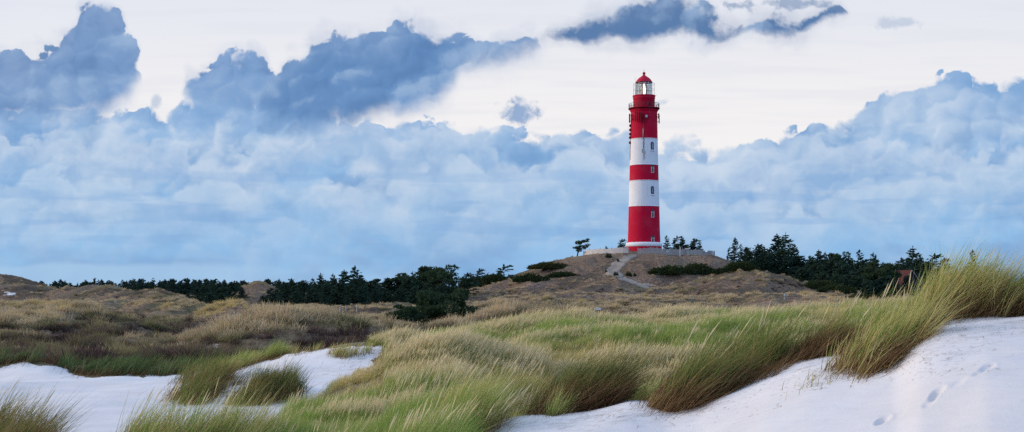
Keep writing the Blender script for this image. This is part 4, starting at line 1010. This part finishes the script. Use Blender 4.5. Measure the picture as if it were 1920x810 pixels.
# ------------------------------------------------------------------ marram grass
def blades(rng, xy, length, az, tilt, bend, width, kind, segs=4, z0=None, seed=False, hue=None):
    """curved tapering blades; tint = (random, position along the blade, kind, hue)"""
    n = len(xy); t = np.linspace(0, 1, segs+1)
    ang = tilt[:, None]+bend[:, None]*t[None]**1.3
    ds = length[:, None]/segs
    hx = np.concatenate([np.zeros((n, 1)), np.cumsum(np.sin(ang[:, :-1])*ds, 1)], 1)
    hz = np.concatenate([np.zeros((n, 1)), np.cumsum(np.cos(ang[:, :-1])*ds, 1)], 1)
    wob = rng.normal(size=(n, 1))*.05*t[None]**2*length[:, None]
    ca, sa = np.cos(az)[:, None], np.sin(az)[:, None]
    X = xy[:, :1]+hx*ca-wob*sa; Yy = xy[:, 1:2]+hx*sa+wob*ca; Z = hz+(0 if z0 is None else z0[:, None])
    tw = rng.uniform(0, math.pi, n)[:, None]
    wx, wy = np.cos(tw), np.sin(tw)
    if seed: prof = np.interp(t, [0, .70, .74, .82, .93, 1], [.35, .30, .9, 1.7, 1.2, .15])
    else: prof = np.interp(t, [0, .3, .7, 1], [.8, 1, .7, .08])
    w = width[:, None]*prof[None]*.5
    P = np.stack([np.stack([X-wx*w, Yy-wy*w, Z], -1), np.stack([X+wx*w, Yy+wy*w, Z], -1)], 2)   # n, segs+1, 2, 3
    A = np.zeros((n, segs+1, 2, 4), np.float32)
    A[..., 0] = rng.random((n, 1, 1)); A[..., 1] = t[None, :, None]
    A[..., 2] = kind[:, None, None]
    if seed: A[..., 2] = np.where(t > .69, 1.0, .45)[None, :, None]
    A[..., 3] = .5 if hue is None else hue[:, None, None]
    b = (np.arange(n)*(segs+1)*2)[:, None]; j = np.arange(segs)[None]*2
    Q = np.stack([b+j, b+j+1, b+j+3, b+j+2], -1).reshape(-1, 4)
    return P.reshape(-1, 3), Q, A.reshape(-1, 4)
def merge(parts):
    V, Q, A, n = [], [], [], 0
    for v, q, a in parts:
        V.append(v); Q.append(q+n); A.append(a); n += len(v)
    return np.vstack(V), np.vstack(Q), np.vstack(A)
def grass_mat(name, inst, green, green2, straw, straw2, dead, seedc, trans=.42):
    m, t, o = new_mat(name); p = geo_pos(t)
    at = attr(t, 'tint'); s = t.nodes.new('ShaderNodeSeparateColor'); t.links.new(at.outputs[0], s.inputs[0])
    rnd, along, kind = (Nd(t, s.outputs[i]) for i in range(3))
    if inst: hue = Nd(t, attr(t, 'hue', 'INSTANCER').outputs['Fac'])
    else: hue = Nd(t, at.outputs['Alpha'])
    n, _ = noise(t, p, .9, 3, .6)
    g = mixc(t, rnd, green, green2); y = mixc(t, rnd, straw, straw2)
    f = (hue+(n-.5)*.5+(rnd-.5)*.55)
    c = mixc(t, f.ss(.25, .8), g, y)
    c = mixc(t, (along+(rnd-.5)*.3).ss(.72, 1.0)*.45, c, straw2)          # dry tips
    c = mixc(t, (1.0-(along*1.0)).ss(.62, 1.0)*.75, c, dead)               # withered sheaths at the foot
    c = mixc(t, kind.ss(.25, .5), c, mixc(t, rnd.ss(.35, 1.0), dead, (.36, .23, .115, 1)))
    c = mixc(t, kind.ss(.7, .95), c, seedc)
    d = t.nodes.new('ShaderNodeBsdfDiffuse'); tr = t.nodes.new('ShaderNodeBsdfTranslucent'); mx = t.nodes.new('ShaderNodeMixShader'); mx.inputs[0].default_value = trans
    for q in (d, tr): t.links.new(c.s, q.inputs[0])
    t.links.new(d.outputs[0], mx.inputs[1]); t.links.new(tr.outputs[0], mx.inputs[2]); t.links.new(mx.outputs[0], o.inputs[0]); return m
GRASS_COL = dict(green=(.15, .27, .05, 1), green2=(.35, .45, .105, 1), straw=(.54, .44, .13, 1), straw2=(.68, .56, .26, 1), dead=(.15, .085, .045, 1), seedc=(.68, .57, .34, 1))
M_MARRAM_I = grass_mat('marram_blades', True, **GRASS_COL)
M_MARRAM = grass_mat('marram_tussock', False, **GRASS_COL)
M_OLD = grass_mat('old_marram', False, green=(.08, .14, .035, 1), green2=(.19, .24, .06, 1), straw=(.27, .20, .075, 1), straw2=(.40, .31, .13, 1), dead=(.145, .080, .042, 1), seedc=(.60, .50, .32, 1), trans=.30)
M_DKGREEN = grass_mat('dark_marram', False, green=(.055, .12, .045, 1), green2=(.11, .19, .06, 1), straw=(.24, .22, .09, 1), straw2=(.34, .30, .14, 1), dead=(.085, .048, .026, 1), seedc=(.55, .46, .3, 1), trans=.25)
OLD_POLYS = [[(1005,785),(1058,770),(1130,760),(1175,738),(1160,715),(1090,712),(1030,725),(1000,762)],[(1222,775),(1270,776),(1330,752),(1440,706),(1460,680),(1400,672),(1330,688),(1300,715),(1235,745)],[(1470,672),(1610,672),(1605,640),(1480,646)],[(1598,690),(1630,705),(1700,662),(1708,634),(1650,630),(1602,650)]]
HEATH_COL = dict(green=(.10, .105, .045, 1), green2=(.15, .145, .065, 1), straw=(.24, .185, .125, 1), straw2=(.36, .285, .20, 1), dead=(.075, .052, .040, 1), seedc=(.34, .28, .20, 1))
def heath_mat():
    m, t, o = new_mat('heath_growth'); p = geo_pos(t)
    at = attr(t, 'tint'); s = t.nodes.new('ShaderNodeSeparateColor'); t.links.new(at.outputs[0], s.inputs[0])
    rnd, along = Nd(t, s.outputs[0]), Nd(t, s.outputs[1]); hue = Nd(t, attr(t, 'hue', 'INSTANCER').outputs['Fac'])
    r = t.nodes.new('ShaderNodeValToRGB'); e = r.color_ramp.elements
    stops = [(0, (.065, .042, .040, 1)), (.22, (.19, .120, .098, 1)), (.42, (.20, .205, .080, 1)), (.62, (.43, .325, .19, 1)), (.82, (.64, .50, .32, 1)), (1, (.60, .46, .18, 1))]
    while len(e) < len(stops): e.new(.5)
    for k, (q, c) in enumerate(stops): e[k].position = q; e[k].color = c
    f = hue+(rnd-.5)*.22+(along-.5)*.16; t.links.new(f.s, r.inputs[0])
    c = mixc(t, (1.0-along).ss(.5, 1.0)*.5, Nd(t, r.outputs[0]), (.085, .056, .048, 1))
    d = t.nodes.new('ShaderNodeBsdfDiffuse'); tr = t.nodes.new('ShaderNodeBsdfTranslucent'); mx = t.nodes.new('ShaderNodeMixShader'); mx.inputs[0].default_value = .25
    for q in (d, tr): t.links.new(c.s, q.inputs[0])
    t.links.new(d.outputs[0], mx.inputs[1]); t.links.new(tr.outputs[0], mx.inputs[2]); t.links.new(mx.outputs[0], o.inputs[0]); return m
M_HEATH_I = heath_mat()
WIND = R(12)                                           # blades stream to the right and a little away
def tuft(seed, n=46, L=.82, rad_=.16, tilt=.42, bend=.75, w=.007, dead=.2, seeds=0, segs=4, spread=.55, ms=0.0):
    rng = np.random.default_rng(seed); parts = []
    q = rng.normal(size=(n, 2))*rad_*.6
    az = WIND+rng.normal(size=n)*spread
    k = (rng.random(n) < dead)*.5
    ln = L*rng.uniform(.55, 1.15, n)*np.where(k > 0, .7, 1)
    parts.append(blades(rng, q, ln, az, np.clip(rng.normal(tilt, .22, n), -.1, 1.2)+k*.4, bend*rng.uniform(.4, 1.5, n), w*rng.uniform(.7, 1.3, n), k, segs))
    if seeds:
        q = rng.normal(size=(seeds, 2))*rad_*.7
        parts.append(blades(rng, q, L*rng.uniform(1.0, 1.32, seeds), WIND+rng.normal(size=seeds)*spread*.6, rng.uniform(.12, .42, seeds), rng.uniform(.15, .5, seeds), np.full(seeds, .0145), np.zeros(seeds), 7, seed=True))
    return merge(parts)
def tuft_mesh(name, data, mat):
    V, Q, A = data; return mesh_np(name, V, Q, None, False, {'tint': A}, (mat,))
def scatter(name, pts, rotz, scl, idx, hue, meshes, label):
    """one ground-cover object: tuft meshes set on points by a geometry node tree"""
    me = mesh_np(name, pts)
    for nm, typ, dat in (('idx', 'INT', idx.astype(np.int32)), ('rz', 'FLOAT', rotz.astype(np.float32)), ('scl', 'FLOAT', scl.astype(np.float32)), ('hue', 'FLOAT', hue.astype(np.float32))):
        a = me.attributes.new(nm, typ, 'POINT'); a.data.foreach_set('value', dat)
    o = link(name, me); tag(o, label, None, None, 'stuff')
    srcs = [bpy.data.objects.new(name+'_tuft', m) for m in meshes]
    g = bpy.data.node_groups.new(name+'_scatter', 'GeometryNodeTree')
    g.interface.new_socket('Geometry', in_out='INPUT', socket_type='NodeSocketGeometry'); g.interface.new_socket('Geometry', in_out='OUTPUT', socket_type='NodeSocketGeometry')
    N, Lk = g.nodes, g.links
    gi, go = N.new('NodeGroupInput'), N.new('NodeGroupOutput')
    m2p = N.new('GeometryNodeMeshToPoints'); Lk.new(gi.outputs[0], m2p.inputs['Mesh'])
    iop = N.new('GeometryNodeInstanceOnPoints'); Lk.new(m2p.outputs[0], iop.inputs['Points'])
    g2i = N.new('GeometryNodeGeometryToInstance')
    infos = []
    for s in srcs:
        oi = N.new('GeometryNodeObjectInfo'); oi.inputs['Object'].default_value = s; oi.inputs['As Instance'].default_value = True; infos.append(oi)
    for oi in infos[::-1]: Lk.new(oi.outputs['Geometry'], g2i.inputs[0])
    jn = N.new('GeometryNodeJoinGeometry')
    for oi in infos[::-1]: Lk.new(oi.outputs['Geometry'], jn.inputs[0])
    Lk.new(jn.outputs[0], iop.inputs['Instance']); iop.inputs['Pick Instance'].default_value = True
    def na(nm, dt):
        n = N.new('GeometryNodeInputNamedAttribute'); n.data_type = dt; n.inputs['Name'].default_value = nm; return n.outputs[0]
    Lk.new(na('idx', 'INT'), iop.inputs['Instance Index'])
    cx = N.new('ShaderNodeCombineXYZ'); Lk.new(na('rz', 'FLOAT'), cx.inputs[2])
    e2r = N.new('FunctionNodeEulerToRotation'); Lk.new(cx.outputs[0], e2r.inputs[0]); Lk.new(e2r.outputs[0], iop.inputs['Rotation'])
    Lk.new(na('scl', 'FLOAT'), iop.inputs['Scale']); Lk.new(iop.outputs[0], go.inputs[0])
    N.remove(g2i)
    md = o.modifiers.new('scatter', 'NODES'); md.node_group = g
    return o
# --- field and dune-crest marram (up to 60 m)
NEAR_T = [tuft_mesh('marram', tuft(100+k, 54, .80, .17, .40, .75, .0075, .16, 0), M_MARRAM_I) for k in range(4)]+ \
         [tuft_mesh('marram_seeding', tuft(110+k, 40, .76, .17, .38, .7, .0075, .22, 9), M_MARRAM_I) for k in range(3)]+ \
         [tuft_mesh('marram_dry', tuft(120+k, 40, .62, .20, .75, .8, .0075, .75, 1, spread=.9), M_MARRAM_I) for k in range(2)]
def spot(px, py, lst):
    s = np.zeros_like(px)
    for cx, cy, rx, ry, w in lst: s = s+w*np.exp(-((px-cx)/rx)**2-((py-cy)/ry)**2)
    return s
def near_grass():
    rng = np.random.default_rng(77); n = 210000
    px = rng.uniform(330, 2250, n); Y = np.sqrt(rng.uniform(13.5**2, 64**2, n)); x = (px-CX)/F*Y
    z = H(x, Y); py = HY-F*(z-EYE)/Y
    sandy = sandiness(px, py, Y)
    keep = ~sandy
    keep &= (px > 440) | (py < 650)
    keep &= ~((px < 700) & (Y < 56) & (py < 700) & (Y > 44) & inpoly(px, py, SAND_L))
    # left of the field only the ground right of the bare basin
    keep &= (px > np.interp(Y, [13, 20, 30, 44, 50, 64], [430, 455, 560, 672, 705, 690])) 
    dn = np.clip(.62+fbm(x/1.6, Y/1.6, 3, 151)*1.1, .12, 1)
    thin = spot(px, py, [(700,722,34,9,.75),(760,735,26,8,.8),(668,735,22,8,.6),(1400,672,50,10,.8),(850,800,20,20,.0)])
    lod = np.clip(30/Y, .55, 1.0)
    keep &= rng.random(n) < dn*(1-np.clip(thin, 0, .97))*np.clip(lod*1.25, 0, 1)
    for pl in OLD_POLYS: keep &= ~(inpoly(px, py, pl) & (Y < 21))
    px, py, x, Y, z = (q[keep] for q in (px, py, x, Y, z)); n = len(px)
    hue = .27+fbm(x/4.5, Y/6, 3, 161)*.75+spot(px, py, [(1000,640,300,24,-.62),(880,650,120,22,-.3),(620,790,150,40,-.45),(560,800,100,30,-.2),(1240,670,70,40,-.2),(1420,640,80,40,-.22),(1820,530,200,60,-.15),(1530,590,260,16,.25),(660,700,90,34,.34),(1110,655,160,20,.22),(1330,640,60,50,.12),(780,800,60,60,.15),(1000,720,90,40,.16)])
    sd = np.clip(.20+fbm(x/5+9, Y/5, 3, 171)*1.4+spot(px, py, [(1100,665,220,34,.38),(1250,600,300,18,.25),(960,700,140,40,.3),(1000,632,160,14,-.3),(620,790,140,40,-.3),(860,690,80,20,.2)]), .04, .85)
    r = rng.random(n)
    idx = np.where(r < sd, 4+rng.integers(0, 3, n), rng.integers(0, 4, n))
    cc = fbm(x/1.9, Y/2.8, 3, 191); hue = hue-cc*.75+.05
    # withered grass where the roots lie bare along the sand
    below = sandiness(px, py+9+rng.uniform(0, 10, n), Y) & (Y < 22)
    idx = np.where(below & (rng.random(n) < .6), 7+rng.integers(0, 2, n), idx); hue = np.where(below, hue+.25, hue)
    scl = rng.uniform(.75, 1.2, n)*np.clip(1+1.15*cc, .55, 1.32)*np.interp(Y, [14, 19, 24, 60], [.72, .70, .66, .66])*np.where((px > 1690) & (Y < 20), 1.05, 1)*np.where((px < 1480) & (px > 930) & (Y > 16) & (Y < 27), .74, 1)
    scl *= np.where(px < 720, .72, 1)
    return np.stack([x, Y, z-.03], -1), rng.normal(size=n)*.35, scl, idx, np.clip(hue, 0, 1)
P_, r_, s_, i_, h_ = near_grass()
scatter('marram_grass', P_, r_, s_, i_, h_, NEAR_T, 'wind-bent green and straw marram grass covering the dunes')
print('near tufts', len(P_))
# --- heath and dry grass beyond
FAR_T = [tuft_mesh('heath', tuft(200+k, 46, .38, .34, .45, .6, .019, .25, 0, 3, 1.5), M_HEATH_I) for k in range(3)]+ \
        [tuft_mesh('heath_dry', tuft(210+k, 40, .27, .38, .6, .7, .021, .65, 0, 3, 2.2), M_HEATH_I) for k in range(3)]
def dome_tuft(seed, n=120, L=.40, w=.020):
    """a low rounded heather clump: short shoots in every direction"""
    rng = np.random.default_rng(seed); q = rng.normal(size=(n, 2))*.13
    az = np.arctan2(q[:, 1], q[:, 0])+rng.normal(size=n)*.6
    r = np.hypot(q[:, 0], q[:, 1])/.2
    return blades(rng, q, L*rng.uniform(.6, 1.1, n), az, np.clip(r*.85+rng.normal(size=n)*.25, 0, 1.45), rng.uniform(0, .5, n), w*rng.uniform(.7, 1.3, n), np.zeros(n), 2)
FAR_T += [tuft_mesh('heather_clump', dome_tuft(230+k), M_HEATH_I) for k in range(3)]
def far_grass():
    rng = np.random.default_rng(88); n = 360000
    px = rng.uniform(-350, 2100, n); u = rng.random(n)
    Y = 53*(470/53)**(u**.92); x = (px-CX)/F*Y
    z = H(x, Y); py = HY-F*(z-EYE)/Y
    keep = ~(sandiness(px, py, Y) & (Y < 56)) & ~((px > 700) & (Y < 62) & (px < 2300))
    dn = np.clip(.55+fbm(x/6, Y/7, 3, 251)*1.5, .10, 1)
    keep &= rng.random(n) < dn
    keep &= ~inpoly(x, Y, [tuple(q[:2]) for q in PATH_POLY[::3]])
    keep &= ~((x-LX)**2+(Y-302)**2 < 15.2**2)
    spots = spot(px, py, [(395,655,40,12,.8),(440,592,36,12,.7),(14,552,22,7,.9)])*((Y > 54) & (Y < 130) | (Y > 300))
    keep &= rng.random(n) < 1-np.clip(spots, 0, .9)
    keep &= ~((Y > 225) & (px > 985) & (px < 1420) & (rng.random(n) < .45))
    px, py, x, Y, z = (q[keep] for q in (px, py, x, Y, z)); n = len(px)
    # ridges of the hummocks carry pale grass, hollows dark heather
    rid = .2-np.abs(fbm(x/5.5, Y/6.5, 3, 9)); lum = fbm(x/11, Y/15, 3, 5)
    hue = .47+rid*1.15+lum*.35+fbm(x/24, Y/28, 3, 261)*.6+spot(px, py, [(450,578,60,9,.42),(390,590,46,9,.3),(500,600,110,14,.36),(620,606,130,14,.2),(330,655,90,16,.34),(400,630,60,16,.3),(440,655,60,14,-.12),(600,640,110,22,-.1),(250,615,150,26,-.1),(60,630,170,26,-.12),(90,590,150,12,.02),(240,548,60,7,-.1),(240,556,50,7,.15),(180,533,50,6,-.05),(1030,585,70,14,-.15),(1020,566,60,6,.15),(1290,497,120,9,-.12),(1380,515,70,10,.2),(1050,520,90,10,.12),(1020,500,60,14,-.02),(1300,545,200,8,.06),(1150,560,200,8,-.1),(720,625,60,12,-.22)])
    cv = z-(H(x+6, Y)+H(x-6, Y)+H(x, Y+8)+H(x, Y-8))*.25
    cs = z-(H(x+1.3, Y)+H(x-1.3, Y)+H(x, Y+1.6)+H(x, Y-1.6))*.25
    # relief shading painted into hue: left-facing slopes paler, right and camera-facing ones darker
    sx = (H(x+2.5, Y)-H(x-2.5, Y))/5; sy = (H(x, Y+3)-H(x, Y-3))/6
    form_shade = (np.clip(sx*1.1, -.3, .26)-np.clip((sy-.04)*.9, -.12, .22))*np.where((Y > 262) & (px > 930), .35, 1)
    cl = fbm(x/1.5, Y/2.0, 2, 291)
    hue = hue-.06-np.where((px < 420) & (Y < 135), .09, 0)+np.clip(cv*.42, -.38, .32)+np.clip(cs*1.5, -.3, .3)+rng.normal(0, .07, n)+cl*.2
    hue = np.minimum(hue+form_shade, .80)+1.35*spot(px, py, [(450,576,60,7,.25),(390,590,46,8,.2)])*(Y < 140)+spot(px, py, [(285,555,55,6,-.3),(195,541,40,5,-.25),(55,536,40,5,-.2),(20,546,40,4,.2),(200,572,60,4,.2),(300,575,60,4,.2),(250,596,120,9,-.22),(60,574,80,5,.12),(420,602,50,9,-.2),(640,636,110,16,-.35),(500,645,70,12,-.3),(180,650,150,16,-.12),(150,615,110,8,-.1),(60,595,90,8,.12),(200,630,80,8,.12),(40,650,60,12,.1),(300,630,90,12,-.2),(1340,530,60,6,-.2),(1480,535,50,8,-.2),(1100,545,60,5,-.2)])  # spots paint shaded dune flanks darker and crest lines paler
    dryp = np.clip(.5+fbm(x/9, Y/9, 3, 271)*1.2, .1, .9)
    idx = np.where(rng.random(n) < dryp, 3+rng.integers(0, 3, n), rng.integers(0, 3, n))
    idx = np.where(Y < 100, np.where(rng.random(n) < .72, rng.integers(0, 3, n), idx), idx)
    dom = rng.random(n) < np.clip(.34+fbm(x/4, Y/5, 2, 311)*1.3+np.where(Y > 100, .12, 0)-np.clip(spot(px, py, [(480,600,120,14,.5),(640,612,100,12,.4),(330,655,80,12,.5)]), 0, .5), .05, .8)
    idx = np.where(dom, 6+rng.integers(0, 3, n), idx); hue = np.where(dom, hue-.07+rng.normal(0, .10, n), hue)
    dsc = np.where(dom, rng.uniform(.65, 1.5, n), 1)
    scl = rng.uniform(.5, 1.0, n)**1.5*1.35*np.interp(Y, [55, 110, 200, 320, 470], [.95, .78, .62, .60, .66])*np.where((Y > 262) & (px > 930), .72, 1)*np.clip(1+cl*1.2+np.clip(cs*2, -.5, .5), .35, 1.6)*(1+np.clip(spot(px, py, [(480,610,120,22,.35),(620,625,90,16,.2),(330,655,90,16,.35),(1020,575,80,14,.6)]), 0, .9)*(Y < 105))
    scl = scl*dsc
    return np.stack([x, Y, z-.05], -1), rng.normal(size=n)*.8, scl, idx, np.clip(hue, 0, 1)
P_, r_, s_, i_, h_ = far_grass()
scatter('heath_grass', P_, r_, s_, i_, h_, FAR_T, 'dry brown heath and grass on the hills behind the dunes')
print('far tufts', len(P_))

# --- tussocks that stand out one by one
def tussock(label, poly, n, L, tilt, bend, hue, dead=.3, seeds=0, spread=.4, Y0=9, Y1=60, w=.0075, thatch=.22, group='marram tussocks on the sand', az=WIND, mat=None):
    mat = mat or M_MARRAM
    rng = np.random.default_rng(int(abs(poly[0][0])*7+abs(poly[0][1])))
    bx = [p[0] for p in poly]; by = [p[1] for p in poly]; pts = []
    while len(pts) < 420:
        q = rng.uniform(min(bx), max(bx)), rng.uniform(min(by), max(by))
        if inpoly(np.array(q[0]), np.array(q[1]), poly):
            pts.append(hit(q[0], q[1], Y0, Y1, 700))
    G = np.array(pts); c = np.median(G, 0)
    G = G[np.abs(G[:, 1]-c[1]) < max(4.0, c[1]*.22)]
    c = G.mean(0); cz = float(H(c[0], c[1]))
    r = empty('grass_tussock', (c[0], c[1], cz), label, 'grass tussock', group)
    def roots(k, j=.10):
        s = G[rng.integers(0, len(G), k)]+rng.normal(size=(k, 3))*[j*c[1]/17, j*1.6*c[1]/17, 0]
        zz = H(s[:, 0], s[:, 1]); return s[:, :2]-c[:2], zz-cz-.03
    # clumps: blades of one clump share a length and a lean
    ncl = max(10, n//85); cid = rng.integers(0, ncl, n)
    cl_L, cl_t, cl_a = rng.uniform(.68, 1.18, ncl), rng.normal(0, .15, ncl), rng.normal(0, .25, ncl)
    cq, cz_ = roots(ncl); q = cq[cid]+rng.normal(size=(n, 2))*(.085 if c[1] < 24 else .13); z0 = H(q[:, 0]+c[0], q[:, 1]+c[1])-cz-.03
    k = (rng.random(n) < dead)*.5
    hu = np.clip(hue+rng.normal(0, .12, n)+cl_t[cid], 0, 1)
    V, Q, A = blades(rng, q, L*cl_L[cid]*rng.uniform(.5, 1.12, n)*np.where(k > 0, .75, 1), az+cl_a[cid]+rng.normal(size=n)*spread, np.clip(tilt+cl_t[cid]+rng.normal(0, .16, n), 0, 1.45), bend*rng.uniform(.4, 1.5, n), w*rng.uniform(.7, 1.3, n), k, 5, z0, False, hu)
    link('blades', mesh_np('blades', V, Q, None, False, {'tint': A}, (mat,)), r)
    m_ = int(n*thatch*1.5)
    q, z0 = roots(m_, .14)
    V, Q, A = blades(rng, q, L*.66*rng.uniform(.4, 1.1, m_), az-.55+rng.normal(size=m_)*.55, rng.uniform(.55, 1.35, m_), rng.uniform(.1, .8, m_), w*rng.uniform(.7, 1.3, m_), np.full(m_, .5), 4, z0+.02, False, np.full(m_, .8))
    A[:, 1] *= .75
    link('dead_leaves', mesh_np('dead_leaves', V, Q, None, False, {'tint': A}, (mat,)), r)
    if seeds:
        q, z0 = roots(seeds)
        V, Q, A = blades(rng, q, L*rng.uniform(.95, 1.25, seeds), az+rng.normal(size=seeds)*spread*.6, tilt*.6+rng.normal(0, .1, seeds), rng.uniform(.15, .5, seeds), np.full(seeds, .0145), np.zeros(seeds), 7, z0, True, np.full(seeds, .6))
        link('seed_heads', mesh_np('seed_heads', V, Q, None, False, {'tint': A}, (mat,)), r)
    return r
T = tussock
T('big marram tussock leaning far over to the right on the front sand', [(1018,778),(1058,767),(1110,760),(1134,750),(1120,738),(1060,742),(1014,762)], 5600, 1.16, .62, .9, .42, .42, 6, .26, 14, 21, thatch=.7, mat=M_OLD)
T('tall marram tussock swept over the sand right of the big leaning one', [(1232,768),(1262,772),(1318,751),(1345,735),(1330,722),(1280,735),(1245,750)], 5200, 1.06, .58, .9, .50, .40, 8, .28, 14, 21, thatch=.7, mat=M_OLD)
T('low brown marram fringe lying along the sand edge in front of a bare sand pocket', [(1345,738),(1400,718),(1440,704),(1446,694),(1400,704),(1350,722)], 2200, .50, .85, .6, .55, .5, 0, .3, 14, 21, thatch=.9, mat=M_OLD)
T('brown overhanging marram tussock with bare roots above the sand', [(1478,668),(1516,662),(1575,661),(1600,664),(1590,648),(1540,646),(1490,652)], 3200, .80, .75, .8, .72, .7, 8, .4, 13, 20, thatch=1.0, mat=M_OLD)
T('upright pale marram tussock spilling onto the sand below the dune crest', [(1606,684),(1630,700),(1655,677),(1692,658),(1700,640),(1650,640),(1610,655)], 3600, .86, .50, .8, .60, .35, 4, .35, 13, 20, thatch=.8)
T('tall green marram tussock at the left start of the dune crest', [(1700,650),(1728,598),(1760,588),(1790,592),(1780,580),(1730,584),(1705,610)], 5000, 1.05, .55, .65, .64, .3, 5, .3, 12, 19, thatch=.3)
T('tall marram tussock in the middle of the dune crest', [(1775,592),(1800,592),(1830,581),(1862,580),(1858,572),(1800,574)], 4800, .88, .58, .65, .68, .3, 5, .3, 11, 19, thatch=.3)
T('tall marram tussock at the right picture edge of the dune crest', [(1852,582),(1890,587),(1935,590),(1990,584),(1980,570),(1880,570)], 5600, .88, .56, .65, .68, .32, 5, .3, 11, 19, thatch=.35)
T('dark green marram tussock behind the long overhanging one', [(1345,690),(1442,664),(1425,648),(1370,652),(1335,668)], 3600, .98, .50, .75, .30, .22, 10, .35, 16, 30, thatch=.3, mat=M_OLD)

T('pale seeding marram tussock left of the big leaning one', [(930,762),(1000,752),(1005,728),(940,735)], 2600, .80, .45, .7, .70, .25, 40, .35, 15, 30, thatch=.3)
T('yellowish marram tussock at the bottom edge left of the front sand', [(800,840),(860,838),(915,808),(905,770),(850,770),(805,790)], 3000, .95, .5, .7, .66, .3, 14, .3, 13, 21, thatch=.35)
T('shaggy marram tussock on the left end of the basin mound', [(333,753),(342,724),(366,700),(400,690),(412,712),(398,752),(360,762)], 3400, .95, .42, .7, .45, .42, 0, .45, 28, 46, .011, .6, mat=M_OLD)
T('long olive marram tussock along the crest of the basin mound', [(395,722),(410,690),(450,668),(500,656),(540,652),(534,660),(488,676),(448,698),(418,722)], 4600, .78, .44, .7, .46, .22, 0, .45, 30, 52, .011, .3)
T('rounded marram tussock standing in the sand hollow', [(456,752),(460,740),(490,732),(528,730),(538,738),(500,751),(470,758)], 3200, .88, .36, .6, .50, .3, 0, .5, 28, 50, .011, .5, mat=M_OLD)
T('dark brown marram tussock in the bottom left corner', [(-60,880),(50,880),(80,850),(50,830),(-60,822)], 3800, 1.05, .5, .6, .62, .5, 10, .35, 9, 24, thatch=.4, mat=M_OLD)
T('feathery marram tussock at the bottom edge, left half', [(225,875),(330,875),(335,845),(270,838),(230,850)], 2300, 1.0, .5, .6, .58, .3, 14, .35, 9, 26, thatch=.25)
T('feathery marram tussock at the bottom edge, right half', [(325,872),(455,872),(470,842),(400,832),(330,842)], 2800, 1.0, .5, .6, .58, .3, 16, .35, 9, 26, thatch=.25)
T('low dark green marram strip crowning the left sand hump', [(-80,688),(0,687),(45,680),(90,682),(128,690),(118,676),(40,670),(-80,676)], 3600, .74, .42, .7, .30, .25, 0, .5, 40, 62, .014, .4, mat=M_DKGREEN)
T('dark green marram strip behind the sand basin, left half', [(156,708),(210,704),(268,703),(268,694),(200,694),(160,698)], 3000, .80, .38, .7, .28, .2, 0, .5, 38, 62, .014, .35, mat=M_DKGREEN)
T('dark green marram strip behind the sand basin, right half', [(262,703),(340,702),(352,694),(330,688),(270,692)], 2600, .70, .38, .7, .34, .2, 0, .5, 38, 62, .014, .35, mat=M_DKGREEN)
T('sparse thin marram tuft on the crest of the bare sand hollow', [(570,665),(596,660),(592,656),(566,660)], 160, .5, .3, .5, .6, .4, 0, .6, 40, 60, .012, .2)
T('sparse pale marram tuft on the sand crest beside the field', [(634,672),(700,668),(704,656),(640,656)], 600, .6, .3, .5, .6, .4, 0, .6, 40, 60, .012, .2)
T('small dry grass sprig alone on the front sand', [(1516,722),(1524,722),(1523,716),(1517,716)], 46, .24, .3, .5, .8, .6, 0, .6, 11, 20, .006, .2)
T('small brown grass sprig in the sand below the overhanging tussock', [(1556,706),(1580,694),(1576,688),(1556,696)], 220, .45, .4, .5, .8, .6, 0, .5, 11, 20, .006, .3)
# --- blown stems lying on the sand
def litter():
    rng = np.random.default_rng(9); parts = []
    spots_ = [(1100,775,90,14,120),(1180,770,60,16,70),(1310,765,70,14,90),(1430,720,60,14,90),(1500,690,60,14,70),(1660,690,60,16,130),(1720,670,50,20,150),(1760,620,50,14,120),(1830,610,60,12,80),(1900,610,40,14,90),(1010,790,60,14,80),(1890,660,60,30,20),(640,690,60,20,24),(560,735,60,16,40),(700,724,40,14,60),(420,765,60,12,40)]
    for cx, cy, rx, ry, n in spots_:
        for _ in range(int(n*1.7)):
            p = hit(cx+rng.normal()*rx, cy+rng.normal()*ry, 9, 55, 260)
            parts.append((p, rng.uniform(.08, .38)*p[1]/17))
    G = np.array([p for p, _ in parts]); L = np.array([l for _, l in parts]); n = len(G)
    az = R(20)+rng.normal(size=n)*.6
    V, Q, A = blades(rng, G[:, :2], L, az, np.full(n, 1.50), np.full(n, .04), .006*G[:, 1]/17*rng.uniform(.8, 1.5, n), np.full(n, .5), 3, G[:, 2]+.015, False, np.full(n, .7))
    return mesh_np('dead_stems', V, Q, None, False, {'tint': A}, (M_MARRAM,))
ds_ = link('dead_stems', litter()); tag(ds_, 'dead grass stems blown across the sand', None, None, 'stuff')
